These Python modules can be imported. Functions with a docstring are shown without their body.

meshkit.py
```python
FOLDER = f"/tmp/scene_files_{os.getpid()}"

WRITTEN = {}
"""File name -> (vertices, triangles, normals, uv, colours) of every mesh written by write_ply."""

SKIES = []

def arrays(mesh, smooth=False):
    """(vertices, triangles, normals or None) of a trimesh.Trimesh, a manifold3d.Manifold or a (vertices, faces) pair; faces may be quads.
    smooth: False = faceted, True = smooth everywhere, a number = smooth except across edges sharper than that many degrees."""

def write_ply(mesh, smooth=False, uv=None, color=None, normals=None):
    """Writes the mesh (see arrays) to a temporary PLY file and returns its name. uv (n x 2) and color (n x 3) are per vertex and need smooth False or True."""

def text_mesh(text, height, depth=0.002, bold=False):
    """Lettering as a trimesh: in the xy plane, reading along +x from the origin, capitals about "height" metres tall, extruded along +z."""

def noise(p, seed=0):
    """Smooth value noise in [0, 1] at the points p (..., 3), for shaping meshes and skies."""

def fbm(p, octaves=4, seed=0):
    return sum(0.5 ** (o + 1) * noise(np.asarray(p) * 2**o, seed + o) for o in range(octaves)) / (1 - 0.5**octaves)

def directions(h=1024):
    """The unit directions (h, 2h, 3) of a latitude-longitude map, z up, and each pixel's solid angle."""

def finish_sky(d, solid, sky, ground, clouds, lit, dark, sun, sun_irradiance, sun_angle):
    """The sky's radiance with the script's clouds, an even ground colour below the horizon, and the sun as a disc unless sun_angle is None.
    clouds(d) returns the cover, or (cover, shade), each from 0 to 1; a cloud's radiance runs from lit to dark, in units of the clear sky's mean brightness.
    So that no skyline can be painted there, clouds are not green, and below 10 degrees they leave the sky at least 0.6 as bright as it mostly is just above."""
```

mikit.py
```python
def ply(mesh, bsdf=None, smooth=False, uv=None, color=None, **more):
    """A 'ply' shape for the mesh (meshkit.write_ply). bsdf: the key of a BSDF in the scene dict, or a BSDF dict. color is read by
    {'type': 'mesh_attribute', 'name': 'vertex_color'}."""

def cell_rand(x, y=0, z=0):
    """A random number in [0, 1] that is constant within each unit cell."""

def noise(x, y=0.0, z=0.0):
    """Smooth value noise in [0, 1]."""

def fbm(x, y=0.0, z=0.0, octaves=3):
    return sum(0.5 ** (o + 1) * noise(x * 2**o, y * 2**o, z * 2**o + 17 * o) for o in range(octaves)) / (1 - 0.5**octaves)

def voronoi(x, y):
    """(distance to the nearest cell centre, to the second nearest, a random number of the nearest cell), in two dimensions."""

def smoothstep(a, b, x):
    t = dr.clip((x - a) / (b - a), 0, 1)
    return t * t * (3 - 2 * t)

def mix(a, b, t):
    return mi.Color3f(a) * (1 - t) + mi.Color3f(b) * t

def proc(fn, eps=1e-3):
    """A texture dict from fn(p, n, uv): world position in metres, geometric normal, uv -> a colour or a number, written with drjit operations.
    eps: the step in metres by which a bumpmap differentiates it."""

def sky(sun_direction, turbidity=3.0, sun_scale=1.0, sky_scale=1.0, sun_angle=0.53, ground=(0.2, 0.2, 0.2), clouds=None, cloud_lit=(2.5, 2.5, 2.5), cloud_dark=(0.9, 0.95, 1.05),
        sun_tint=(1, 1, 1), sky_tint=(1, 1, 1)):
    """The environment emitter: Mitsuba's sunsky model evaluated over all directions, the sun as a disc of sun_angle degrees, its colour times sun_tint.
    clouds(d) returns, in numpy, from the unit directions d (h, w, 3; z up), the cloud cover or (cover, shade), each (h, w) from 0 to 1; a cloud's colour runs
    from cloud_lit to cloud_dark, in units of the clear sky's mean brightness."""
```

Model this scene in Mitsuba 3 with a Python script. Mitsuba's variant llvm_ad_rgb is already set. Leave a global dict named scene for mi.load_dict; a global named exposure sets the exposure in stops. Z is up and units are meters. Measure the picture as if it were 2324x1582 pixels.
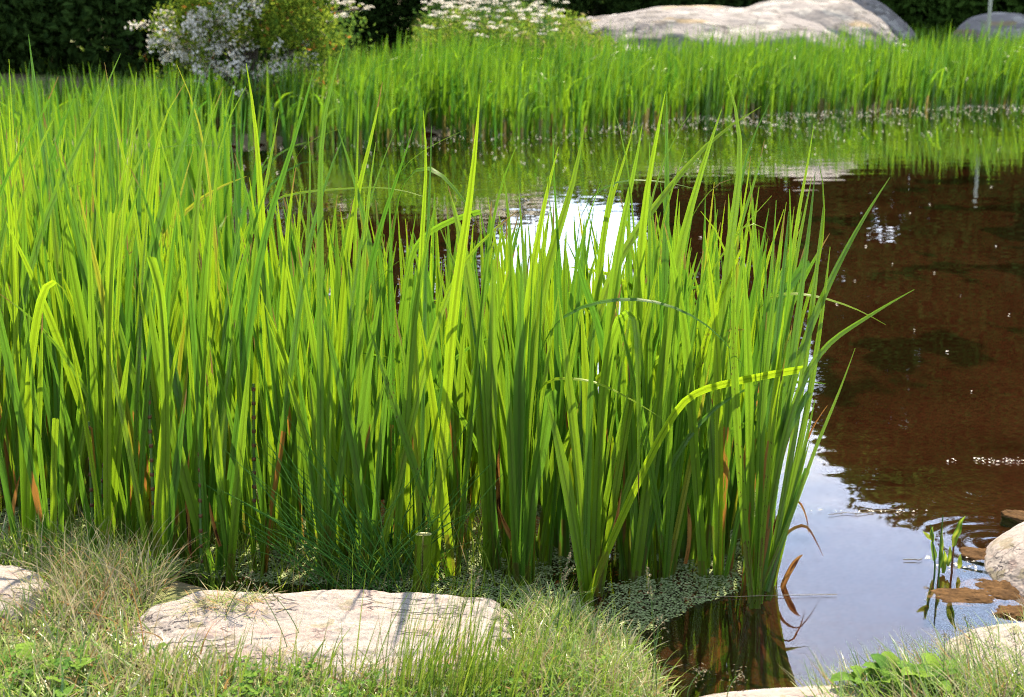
import math, random
import numpy as np, trimesh, drjit as dr, mitsuba as mi, mikit
from meshkit import noise as vnoise, fbm as vfbm
from shapely.geometry import Polygon, Point
import shapely
from scipy.interpolate import CubicSpline, PchipInterpolator
from mikit import noise, fbm, voronoi, cell_rand, smoothstep, mix, proc

T = mi.ScalarTransform4f
scene, labels = {'type': 'scene'}, {}
rng = np.random.default_rng(7)

# ------------------------------------------------------------------ camera, light, exposure
CAM_H, PITCH, FOV = 1.25, math.radians(13.6), 40.0
FPX = 512 / math.tan(math.radians(FOV / 2))
FWD = np.array([0, math.cos(PITCH), -math.sin(PITCH)])
UPV = np.array([0, math.sin(PITCH), math.cos(PITCH)])
CAM = np.array([0, 0, CAM_H])
scene['camera'] = {'type': 'thinlens', 'fov': FOV, 'fov_axis': 'x', 'near_clip': 0.05, 'far_clip': 2000.0,
                   'aperture_radius': 0.0036, 'focus_distance': 3.25,
                   'to_world': T().look_at(origin=CAM.tolist(), target=(CAM + FWD).tolist(), up=[0, 0, 1])}
SUN_EL, SUN_AZ = math.radians(61), math.radians(17)          # azimuth right of straight ahead
SUN = [math.sin(SUN_AZ) * math.cos(SUN_EL), math.cos(SUN_AZ) * math.cos(SUN_EL), math.sin(SUN_EL)]


def thin_cloud(d):
    p = d / np.maximum(d[..., 2:3], 0.08)
    n = vfbm(p * np.array([1.3, 2.2, 1.0]) * 0.8 + 3.1, 5, 4)
    el = np.degrees(np.arcsin(np.clip(d[..., 2], -1, 1)))
    veil = 0.20 * np.clip((19 - el) / 12, 0, 1)               # the pale haze that lies low all round the sky
    return np.clip(0.29 + 1.3 * (n - 0.5) + veil, 0, 0.92)


scene['sky'] = mikit.sky(SUN, turbidity=3.5, clouds=thin_cloud, cloud_lit=(2.6, 2.6, 2.65), cloud_dark=(1.5, 1.6, 1.7))
exposure = 3.45

# ------------------------------------------------------------------ helpers


def ray(px, py):
    return np.array([(px - 512) / FPX, 0, 0]) + UPV * (348.5 - py) / FPX + FWD


def at(px, py, Y):
    """the point at distance Y ahead that the photograph shows at this pixel (1024 wide)"""
    r = ray(px, py)
    return CAM + r * (Y / r[1])


def gr(px, py, z=0.0):
    r = ray(px, py)
    return CAM + r * ((z - CAM_H) / r[2])


def F(x, y):                                                 # measured on a 2324 wide view
    return x * 0.44062, y * 0.44062


count = {}


def numbered(name):
    n = count.get(name, 0)
    count[name] = n + 1
    return name if n == 0 else f'{name}_{n:03d}'


def put(key, mesh, bsdf, smooth=False, uv=None):
    scene[key] = mikit.ply(mesh, bsdf, smooth=smooth, uv=uv)
    return key


def part(parent, name, mesh, bsdf, smooth=False, uv=None, label=None, kind=None):
    key = numbered(parent + '__' + name)
    put(key, mesh, bsdf, smooth, uv)
    if label or kind:
        labels[key] = {}
        if label: labels[key]['label'] = label
        if kind: labels[key]['kind'] = kind
    return key


def tag(key, label, cat, group=None, kind=None):
    labels[key] = {'label': label, 'category': cat}
    if group: labels[key]['group'] = group
    if kind: labels[key]['kind'] = kind


def struct(key, mesh, bsdf, label, smooth=False, uv=None):
    put(key, mesh, bsdf, smooth, uv)
    labels[key] = {'label': label, 'category': key.replace('_', ' '), 'kind': 'structure'}


def rgb(*c):
    return {'type': 'rgb', 'value': list(c)}


def norm(v):
    return v / np.maximum(np.linalg.norm(v, axis=-1, keepdims=True), 1e-12)


def tube(pts, radii, sides=8, cap=True):
    pts = np.asarray(pts, float)
    n = len(pts)
    radii = np.broadcast_to(np.asarray(radii, float), (n,))
    t = norm(np.gradient(pts, axis=0))
    a = np.cross(t[0], [0, 0, 1.0])
    if np.linalg.norm(a) < 0.1: a = np.cross(t[0], [1.0, 0, 0])
    a = norm(a)
    v = []
    for i in range(n):
        a = norm(a - t[i] * (a @ t[i]))
        b = np.cross(t[i], a)
        ang = np.arange(sides) * 2 * np.pi / sides
        v.append(pts[i] + radii[i] * (np.cos(ang)[:, None] * a + np.sin(ang)[:, None] * b))
    v = np.vstack(v)
    f = []
    for i in range(n - 1):
        for k in range(sides):
            p, q = i * sides + k, i * sides + (k + 1) % sides
            f += [[p, q, q + sides], [p, q + sides, p + sides]]
    if cap:
        v = np.vstack([v, pts[:1], pts[-1:]])
        for k in range(sides):
            f += [[(k + 1) % sides, k, n * sides], [(n - 1) * sides + k, (n - 1) * sides + (k + 1) % sides, n * sides + 1]]
    return trimesh.Trimesh(v, f, process=False)


def ribbons(base, length, lean0, bend, heading, face, width, nseg=6, power=1.6, taper=0.5, tip=0.08, ids=None):
    """many grass blades as one mesh: (vertices, faces), uv. u holds the blade's number, v its length in metres"""
    N = len(base)
    s = np.linspace(0, 1, nseg + 1)
    th = lean0[:, None] + bend[:, None] * s[None] ** power
    ds = (length / nseg)[:, None]
    hx, hy = np.cos(heading)[:, None], np.sin(heading)[:, None]
    mid = (th[:, :-1] + th[:, 1:]) / 2
    horiz = np.concatenate([np.zeros((N, 1)), np.cumsum(np.sin(mid) * ds, 1)], 1)
    vert = np.concatenate([np.zeros((N, 1)), np.cumsum(np.cos(mid) * ds, 1)], 1)
    P = base[:, None, :] + np.stack([horiz * hx, horiz * hy, vert], -1)
    tan = np.stack([np.sin(th) * hx, np.sin(th) * hy, np.cos(th)], -1)
    side = np.stack([np.cos(face), np.sin(face), np.zeros(N)], -1)[:, None, :]
    side = norm(side - tan * (side * tan).sum(-1, keepdims=True) + 1e-6)
    w = np.minimum(1, ((1 - s) / taper)) ** 0.8
    w = (np.maximum(w, tip)[None] * width[:, None] / 2)[..., None]
    V = np.stack([P - side * w, P + side * w], 2).reshape(-1, 3)
    ids = (np.arange(N) if ids is None else ids) % 4096
    U = np.stack([np.broadcast_to(ids[:, None] + 0.06, (N, nseg + 1)), np.broadcast_to(ids[:, None] + 0.94, (N, nseg + 1))], 2).reshape(-1)
    W = np.repeat((s[None] * length[:, None])[..., None], 2, 2).reshape(-1)
    k = np.arange(nseg) * 2
    q = np.stack([k, k + 1, k + 3, k + 2], 1)
    f = (np.arange(N)[:, None, None] * (nseg + 1) * 2 + q[None]).reshape(-1, 4)
    return (V, f), np.stack([U, W], 1)


def leaf_cards(P, size, normal=None, rng=rng, aspect=1.7, fold=0.25):
    """small pointed leaves (two folded halves, four triangles) at the points P"""
    N = len(P)
    n = norm(rng.normal(size=(N, 3))) if normal is None else norm(normal)
    a = norm(np.cross(n, norm(rng.normal(size=(N, 3)))))
    b = np.cross(n, a)
    L = (size / 2)[:, None]
    Wd = L / aspect
    up = n * L * fold
    V = np.stack([P - a * L, P - b * Wd * 0.9 - a * L * 0.15 + up, P + a * L, P + b * Wd * 0.9 - a * L * 0.15 + up, P + a * L * 0.15], 1).reshape(-1, 3)
    f = np.array([[0, 1, 4], [1, 2, 4], [2, 3, 4], [3, 0, 4]])
    ff = (np.arange(N)[:, None, None] * 5 + f[None]).reshape(-1, 3)
    ids = np.arange(N) % 4096
    u = (ids[:, None] + np.array([0.5, 0.1, 0.5, 0.9, 0.5])[None]).reshape(-1)
    v = np.tile([0, 0.5, 1, 0.5, 0.6], N)
    return (V, ff), np.stack([u, v], 1)


# ------------------------------------------------------------------ materials
def thin(name, fn, rough=0.42, trans=1.1, eta=1.45, gloss=0.0, alpha=0.14):
    leaf = {'type': 'principledthin', 'base_color': proc(fn), 'roughness': rough, 'diff_trans': trans, 'eta': eta, 'spec_trans': 0.0}
    if gloss:                                                  # the waxy skin of the leaf: a thin glossy layer on both faces
        wax = {'type': 'twosided', 'bsdf': {'type': 'roughconductor', 'material': 'none', 'distribution': 'ggx', 'alpha': alpha}}
        leaf = {'type': 'blendbsdf', 'weight': gloss, 'first': leaf, 'second': wax}
    scene[name] = leaf


def iris_color(p, n, uv):
    i = dr.floor(uv.x); u = uv.x - i
    cm = dr.floor(uv.y); v = (uv.y - cm) * 2                   # uv.y: the leaf's length in whole centimetres + half the metres from its base
    r1, r2, r3, r4 = cell_rand(i, 3, 1), cell_rand(i, 5, 2), cell_rand(i, 9, 4), cell_rand(i, 13, 8)
    c = mix((0.062, 0.168, 0.012), (0.222, 0.345, 0.008), r1 * r1 * 0.55 + r1 * 0.45)
    c = mix(c, (0.30, 0.30, 0.02), dr.select(cell_rand(i, 11, 6) > 0.98, 0.7, 0.0))
    vein = 0.82 + 0.36 * noise(u * 17 + r2 * 40, v * 5, i)
    vein = vein * (0.9 + 0.2 * noise(u * 3 + 7, v * 22, i))
    rib = 1 - 0.30 * smoothstep(0.15, 0.05, dr.abs(u - 0.5)) + 0.18 * smoothstep(0.36, 0.44, dr.abs(u - 0.5))
    c = c * (vein * rib)
    # tips and margins that have yellowed, rusty spots, brown withered patches: only on some leaves
    spot = voronoi(u * 4.5 + r2 * 31, v * 90 + r3 * 57)
    sp = smoothstep(0.42, 0.30, spot[0] + 0.25 * noise(u * 9, v * 160, i)) * dr.select((r2 > 0.93) & (spot[2] > 0.80), 1.0, 0.0)
    c = mix(c, (0.06, 0.025, 0.012), sp * 0.9)
    wither = smoothstep(0.50, 0.56, fbm(u * 2.5 + r1 * 17, v * 9, i)) * dr.select((r3 > 0.93) & (v < 0.38), 1.0, 0.0)
    c = mix(c, (0.27, 0.13, 0.025), wither)
    dry = dr.select((cm > 20) & (r4 > 0.80) & (cm * 0.01 - v < 0.22 * (r4 - 0.78) + 0.05 * (noise(u * 5, v * 30, i) - 0.3)), 1.0, 0.0)
    c = mix(c, mix((0.20, 0.12, 0.04), (0.09, 0.05, 0.02), noise(u * 7, v * 60, i)), dry * 0.9)
    red = smoothstep(0.47, 0.62, noise(u * 6, v * 16 + r1 * 9, i + 3)) * dr.select(v < 0.13 * (0.3 + r2), 1.0, 0.0) * 0.5
    return mix(c, (0.12, 0.045, 0.022), red)


def withered_color(p, n, uv):
    i = dr.floor(uv.x); u = uv.x - i; v = uv.y
    c = mix((0.25, 0.08, 0.02), (0.32, 0.19, 0.05), noise(u * 4, v * 30, i))
    s = smoothstep(0.52, 0.68, fbm(u * 4 + 3, v * 60, i))
    return mix(c, (0.05, 0.02, 0.01), s)


def reed_color(p, n, uv):
    i = dr.floor(uv.x); v = uv.y
    r1, r2 = cell_rand(i, 3, 1), cell_rand(i, 5, 2)
    c = mix((0.046, 0.150, 0.012), (0.158, 0.283, 0.009), r1)
    c = c * (0.85 + 0.3 * noise(i * 3.1, v * 14))
    old = dr.select((v < 0.26 * r2) & (r1 > 0.55), 1.0, 0.0)
    return mix(c, (0.18, 0.10, 0.045), old * 0.7)


def meadow_color(p, n, uv):
    i = dr.floor(uv.x)
    r1, r2 = cell_rand(i, 3, 1), cell_rand(i, 5, 2)
    c = mix((0.085, 0.17, 0.02), (0.20, 0.27, 0.03), r1)
    return mix(c, (0.27, 0.23, 0.11), dr.select(r2 > 0.86, 0.9, 0.0))


def lawn_color(p, n, uv):
    i = dr.floor(uv.x); v = uv.y
    r1, r2 = cell_rand(i, 3, 1), cell_rand(i, 5, 2)
    c = mix((0.095, 0.20, 0.035), (0.265, 0.36, 0.05), r1)
    c = mix(c, (0.33, 0.29, 0.17), dr.select(r2 > 0.62, 0.85, 0.0))
    c = mix(c, (0.30, 0.15, 0.04), dr.select(r2 > 0.955, 0.8, 0.0))
    return c * (0.85 + 0.3 * noise(i * 2.3, v * 60))


def straw_color(p, n, uv):
    i = dr.floor(uv.x); v = uv.y
    r1, r2 = cell_rand(i, 3, 1), cell_rand(i, 5, 2)
    c = mix((0.27, 0.23, 0.125), (0.38, 0.335, 0.21), r1)
    c = mix(c, (0.15, 0.23, 0.05), dr.select(r2 > 0.62, 0.85, 0.0))
    return mix(c, (0.30, 0.13, 0.035), dr.select(r2 < 0.09, 0.8, 0.0)) * (0.85 + 0.3 * noise(i * 2.3, v * 50))


thin('iris_leaf_bsdf', iris_color, 0.4, 1.32, gloss=0.015, alpha=0.115)
thin('withered_bsdf', withered_color, 0.55, 0.9)
thin('reed_bsdf', reed_color, 0.4, 1.2, gloss=0.013, alpha=0.09)
thin('meadow_bsdf', meadow_color, 0.5, 1.1)
thin('lawn_bsdf', lawn_color, 0.4, 0.8, gloss=0.04, alpha=0.14)
thin('straw_bsdf', straw_color, 0.5, 0.8)
thin('rush_bsdf', lambda p, n, uv: mix((0.03, 0.10, 0.02), (0.065, 0.15, 0.025), cell_rand(dr.floor(uv.x), 2, 2)), 0.3, 0.3)
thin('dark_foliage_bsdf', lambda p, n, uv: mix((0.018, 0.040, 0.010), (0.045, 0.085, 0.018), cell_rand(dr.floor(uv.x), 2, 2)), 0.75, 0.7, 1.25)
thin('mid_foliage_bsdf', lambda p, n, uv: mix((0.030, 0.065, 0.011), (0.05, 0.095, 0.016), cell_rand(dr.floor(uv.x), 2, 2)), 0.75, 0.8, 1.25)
thin('bush_leaf_bsdf', lambda p, n, uv: mix(mix((0.06, 0.13, 0.018), (0.24, 0.31, 0.03), cell_rand(dr.floor(uv.x), 2, 2)), (0.34, 0.13, 0.03), dr.select(cell_rand(dr.floor(uv.x), 5, 1) > 0.97, 0.9, 0.0)), 0.35, 1.0)
thin('petal_bsdf', lambda p, n, uv: mix((0.54, 0.52, 0.46), (0.66, 0.64, 0.57), cell_rand(dr.floor(uv.x), 2, 2)), 0.6, 0.7)
thin('duckweed_bsdf', lambda p, n, uv: mix((0.12, 0.17, 0.06), (0.26, 0.30, 0.15), cell_rand(dr.floor(uv.x), 2, 2)), 0.35, 0.35)
thin('weed_leaf_bsdf', lambda p, n, uv: mix((0.07, 0.165, 0.035), (0.165, 0.27, 0.04), cell_rand(dr.floor(uv.x), 2, 2)) * (0.85 + 0.3 * noise((uv.x - dr.floor(uv.x)) * 9, uv.y * 3, dr.floor(uv.x))), 0.33, 0.9)
thin('water_plant_bsdf', lambda p, n, uv: mix((0.08, 0.16, 0.02), (0.22, 0.27, 0.03), smoothstep(0.4, 0.6, noise(uv.x * 5, uv.y * 40))), 0.35, 1.1)


def principled(name, fn, rough=0.8, spec=0.4, bump=None, eps=1e-3):
    b = {'type': 'principled', 'base_color': proc(fn), 'roughness': rough, 'specular': spec}
    if bump is not None:
        b = {'type': 'bumpmap', 'arbitrary': proc(bump, eps), 'scale': 1.0, 'bsdf': b}
    scene[name] = {'type': 'twosided', 'bsdf': b}


def near_rock_color(p, n, uv):
    c = mix((0.165, 0.142, 0.126), (0.215, 0.196, 0.176), fbm(p.x * 9, p.y * 9, p.z * 9, 4))
    grain = noise(p.x * 210, p.y * 210, p.z * 210)
    c = c * (0.80 + 0.40 * grain)
    c = mix(c, (0.21, 0.15, 0.13), smoothstep(0.56, 0.66, fbm(p.x * 14 + 5, p.y * 22, p.z * 30, 4)) * 0.55)
    # dark hairline cracks and pits
    crack = smoothstep(0.025, 0.006, dr.abs(fbm(p.x * 16 + 3, p.y * 46 + 2, p.z * 46, 4) - 0.5)) * smoothstep(0.5, 0.6, noise(p.x * 11, p.y * 11, p.z * 11 + 4))
    c = mix(c, (0.07, 0.055, 0.05), crack * 0.75)
    c = mix(c, (0.12, 0.105, 0.055), smoothstep(0.63, 0.68, fbm(p.x * 21 + 31, p.y * 21, p.z * 21, 4)) * 0.6)
    speck = smoothstep(0.80, 0.88, noise(p.x * 170 + 9, p.y * 170, p.z * 170))
    return mix(c, (0.10, 0.09, 0.085), speck * 0.6)


def near_rock_bump(p, n, uv):
    crack = smoothstep(0.03, 0.0, dr.abs(fbm(p.x * 16 + 3, p.y * 46 + 2, p.z * 46, 4) - 0.5)) * smoothstep(0.5, 0.6, noise(p.x * 11, p.y * 11, p.z * 11 + 4))
    return 0.008 * fbm(p.x * 38, p.y * 38, p.z * 38, 4) + 0.0016 * noise(p.x * 170, p.y * 170, p.z * 170) - 0.003 * crack


def far_rock_color(p, n, uv):
    c = mix((0.10, 0.094, 0.09), (0.165, 0.157, 0.152), fbm(p.x * 1.6, p.y * 1.6, p.z * 2.2, 4))
    lich = voronoi(p.x * 2.6 + 0.6 * noise(p.x * 6, p.y * 6, p.z * 6), (p.y * 0.8 + p.z) * 3.4 + 0.5 * noise(p.x * 7, p.z * 7, 3))
    l = smoothstep(0.42, 0.30, lich[0] + 0.25 * (noise(p.x * 12, p.y * 12, p.z * 12) - 0.5)) * dr.select(lich[2] > 0.45, 1.0, 0.0)
    c = mix(c, (0.23, 0.226, 0.206), l * 0.65)
    c = c * (0.8 + 0.4 * noise(p.x * 22, p.y * 22, p.z * 22))
    crack = smoothstep(0.018, 0.004, dr.abs(fbm(p.x * 1.3 + 3, p.y * 1.3 + 2, p.z * 3.2, 4) - 0.5))
    c = mix(c, (0.035, 0.032, 0.028), crack * 0.7)
    c = mix(c, (0.07, 0.066, 0.06), smoothstep(0.60, 0.66, fbm(p.x * 3 + 19, p.y * 3, p.z * 6, 4)) * 0.6)
    return mix(c, (0.20, 0.14, 0.05), smoothstep(0.64, 0.70, fbm(p.x * 1.1 + 9, p.y * 1.1, p.z * 4, 3)) * 0.5)


def soil_color(p, n, uv):
    c = mix((0.05, 0.042, 0.026), (0.13, 0.11, 0.06), fbm(p.x * 9, p.y * 9, p.z * 9, 4))
    g = smoothstep(0.45, 0.62, fbm(p.x * 2 + 4, p.y * 2, 1.0, 4))
    c = mix(c, (0.085, 0.115, 0.03), g * 0.7)
    return c * (0.7 + 0.6 * noise(p.x * 150, p.y * 150, p.z * 150))


def mud_color(p, n, uv):
    c = mix((0.0090, 0.0030, 0.0011), (0.0230, 0.0080, 0.0032), fbm(p.x * 1.7, p.y * 1.7, 2.0, 4))
    grain = noise(p.x * 130, p.y * 130, 1.0)
    c = c * (0.7 + 0.6 * grain)
    # dark tufts of weed on the pond's floor, pale sand near the stones
    w = smoothstep(0.60, 0.70, fbm(p.x * 2.6 + 7, p.y * 1.7 + 3, 5.0, 4))
    return mix(c, (0.0042, 0.0026, 0.0008), w * 0.8)


def stone_under_color(p, n, uv):
    c = mix((0.026, 0.0135, 0.0045), (0.080, 0.044, 0.016), fbm(p.x * 30, p.y * 30, p.z * 30, 4))
    return c * (0.6 + 0.8 * noise(p.x * 240, p.y * 240, p.z * 240))


principled('near_rock_bsdf', near_rock_color, 0.85, 0.3, near_rock_bump, 6e-4)
principled('far_rock_bsdf', far_rock_color, 0.85, 0.3, lambda p, n, uv: 0.05 * fbm(p.x * 5, p.y * 5, p.z * 5, 4), 4e-3)
principled('soil_bsdf', soil_color, 0.95, 0.2, lambda p, n, uv: 0.01 * fbm(p.x * 40, p.y * 40, p.z * 40, 3))
scene['mud_bsdf'] = {'type': 'twosided', 'bsdf': {'type': 'diffuse', 'reflectance': proc(mud_color)}}
principled('wet_stone_bsdf', stone_under_color, 0.9, 0.1, lambda p, n, uv: 0.004 * fbm(p.x * 60, p.y * 60, p.z * 60, 3))
principled('bark_bsdf', lambda p, n, uv: mix((0.04, 0.032, 0.024), (0.09, 0.075, 0.06), fbm(p.x * 12, p.y * 12, p.z * 3, 4)), 0.9, 0.2)
principled('dry_stem_bsdf', lambda p, n, uv: mix((0.10, 0.08, 0.045), (0.24, 0.20, 0.12), noise(p.x * 90, p.y * 90, p.z * 60)), 0.7, 0.3)
principled('green_stem_bsdf', lambda p, n, uv: mix((0.025, 0.075, 0.010), (0.065, 0.125, 0.018), noise(p.x * 60, p.y * 60, p.z * 30)), 0.5, 0.4)
principled('band_bsdf', lambda p, n, uv: mix((0.02, 0.01, 0.006), (0.17, 0.07, 0.025), noise(p.x * 200, p.y * 200, p.z * 260)), 0.6, 0.3)
principled('pole_bsdf', lambda p, n, uv: mix((0.21, 0.22, 0.165), (0.27, 0.28, 0.22), fbm(p.x * 20, p.y * 20, p.z * 6, 3)), 0.5, 0.4)
principled('cut_pith_bsdf', lambda p, n, uv: mix((0.20, 0.22, 0.07), (0.32, 0.31, 0.13), noise(p.x * 500, p.y * 500, p.z * 90)), 0.6, 0.3)
scene['water_bsdf'] = {'type': 'thindielectric', 'int_ior': 1.55, 'ext_ior': 1.0}

# ------------------------------------------------------------------ ground and pond
shore_px = [(-60, 548), (40, 553), (120, 570), (230, 596), (360, 604), (480, 608), (545, 618), (585, 630), (630, 652), (655, 680)]
shore = [gr(*q)[:2] for q in shore_px] + [(0.30, 2.27), (0.45, 2.30), (0.60, 2.33), (0.74, 2.42), (0.86, 2.48), (0.98, 2.58), (1.14, 2.72), (1.18, 3.0), (1.25, 3.25), (1.6, 3.5), (2.8, 3.7), (5.0, 4.5), (8, 7), (10.5, 12), (11.5, 18), (9.5, 19.8)]
shore += [gr(*q)[:2] for q in [(1024, 103), (950, 104), (881, 107), (770, 111), (661, 116), (570, 126), (507, 131), (440, 135), (370, 138), (300, 143)]]
shore += [(-3.2, 12.6), (-3.0, 10.5), (-2.6, 8), (-2.3, 6), (-2.1, 4.6), (-1.9, 3.7)]
pond = Polygon([tuple(s) for s in shore]).buffer(0)
PB = shapely.prepare(pond)


def shore_dist(x, y):
    p = shapely.points(np.ravel(x), np.ravel(y))
    d = shapely.distance(p, pond.exterior)
    return np.where(shapely.contains(pond, p), -d, d).reshape(np.shape(x))


def ground_z(x, y):
    x, y = np.asarray(x, float), np.asarray(y, float)
    d = shore_dist(x, y)
    q = np.stack([x, y, x * 0], -1)
    inside = -np.minimum(0.30, 0.012 + np.abs(d) * 0.20) + 0.02 * (vfbm(q * 3.0, 3, 2) - 0.5)
    near = 0.075 * (1 - np.exp(-np.maximum(d, 0) / 0.10))
    bank = np.clip((y - 13) / 3, 0, 1) * 0.55 * (1 - np.exp(-np.maximum(d - 1.0, 0) / 3.0)) + np.clip((y - 30) / 60, 0, 1) * 2.0
    return np.where(d < 0, np.minimum(inside, -0.004), near + bank + 0.022 * (vfbm(q * 5.0, 3, 3) - 0.5) * np.clip(d * 8, 0, 1) + 0.002)


xs = np.unique(np.concatenate([np.linspace(-260, -14, 22), np.linspace(-14, -2.4, 50), np.linspace(-2.4, 2.2, 185), np.linspace(2.2, 14, 56), np.linspace(14, 260, 22)]))
ys = np.unique(np.concatenate([np.linspace(-60, 1.2, 16), np.linspace(1.2, 4.2, 120), np.linspace(4.2, 24, 110), np.linspace(24, 60, 20), np.linspace(60, 420, 16)]))
X, Yg = np.meshgrid(xs, ys)
Z = ground_z(X, Yg)
V = np.stack([X, Yg, Z], -1).reshape(-1, 3)
nx = len(xs)
ii = (np.arange(len(ys) - 1)[:, None] * nx + np.arange(nx - 1)[None]).ravel()
Q = np.stack([ii, ii + 1, ii + nx + 1, ii + nx], 1)
wet = (V[Q][:, :, 2].mean(1) < 0)


def sub(faces):
    used, inv = np.unique(faces, return_inverse=True)
    return V[used], inv.reshape(faces.shape)


struct('ground', sub(Q[~wet]), 'soil_bsdf', 'bare soil under the grass round the pond', smooth=True)
struct('pond_bed', sub(Q[wet]), 'mud_bsdf', 'brown muddy floor seen through the shallow water', smooth=True)

wx = np.linspace(-3.6, 11.6, 430)
wx = np.unique(np.concatenate([np.linspace(-3.6, -0.2, 70), np.linspace(-0.2, 1.5, 240), np.linspace(1.5, 11.6, 170)]))
wy = [2.15]
while wy[-1] < 20.5: wy.append(wy[-1] + 0.0026 * wy[-1] + 0.0012 * max(0, wy[-1] - 4) )
wy = np.array(wy)
WX, WY = np.meshgrid(wx, wy)


def ripple(x, y):
    q = np.stack([x, y, x * 0], -1)
    h = 0.0012 * (vnoise(q * np.array([5, 8, 1]), 1) - 0.5) + 0.0007 * (vnoise(q * np.array([11, 17, 1]) + 9, 2) - 0.5) + 0.00028 * (vnoise(q * np.array([24, 36, 1]) + 5, 3) - 0.5)
    calm = 0.35 + 0.25 * np.clip((y - 2.6) / 3.0, 0, 1)
    gust = 0.5 + 1.1 * vfbm(q * np.array([0.5, 1.2, 1]) + 2, 3, 8)
    h = h * calm * gust
    c = gr(985, 492)
    r = np.hypot(x - c[0], y - c[1])
    h = h + 0.00022 * np.sin(r * 190 + 2 * np.arctan2(y - c[1], x - c[0])) * np.exp(-(r / 0.12) ** 2)
    c2 = gr(1000, 545)
    r2 = np.hypot(x - c2[0], y - c2[1])
    return h + 0.00022 * np.sin(r2 * 130) * np.exp(-(r2 / 0.2) ** 2)


WZ = ripple(WX, WY)
wv = np.stack([WX, WY, WZ], -1).reshape(-1, 3)
n2 = len(wx)
ii = (np.arange(len(wy) - 1)[:, None] * n2 + np.arange(n2 - 1)[None]).ravel()
wq = np.stack([ii, ii + 1, ii + n2 + 1, ii + n2], 1)
cen = wv[wq].mean(1)
keep = shore_dist(cen[:, 0], cen[:, 1]) < 0.12
wq = wq[keep]
used, inv = np.unique(wq, return_inverse=True)
struct('water', (wv[used], inv.reshape(-1, 4)), 'water_bsdf', 'still pond water mirroring the trees and the sky', smooth=True)

# ------------------------------------------------------------------ rocks


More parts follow.
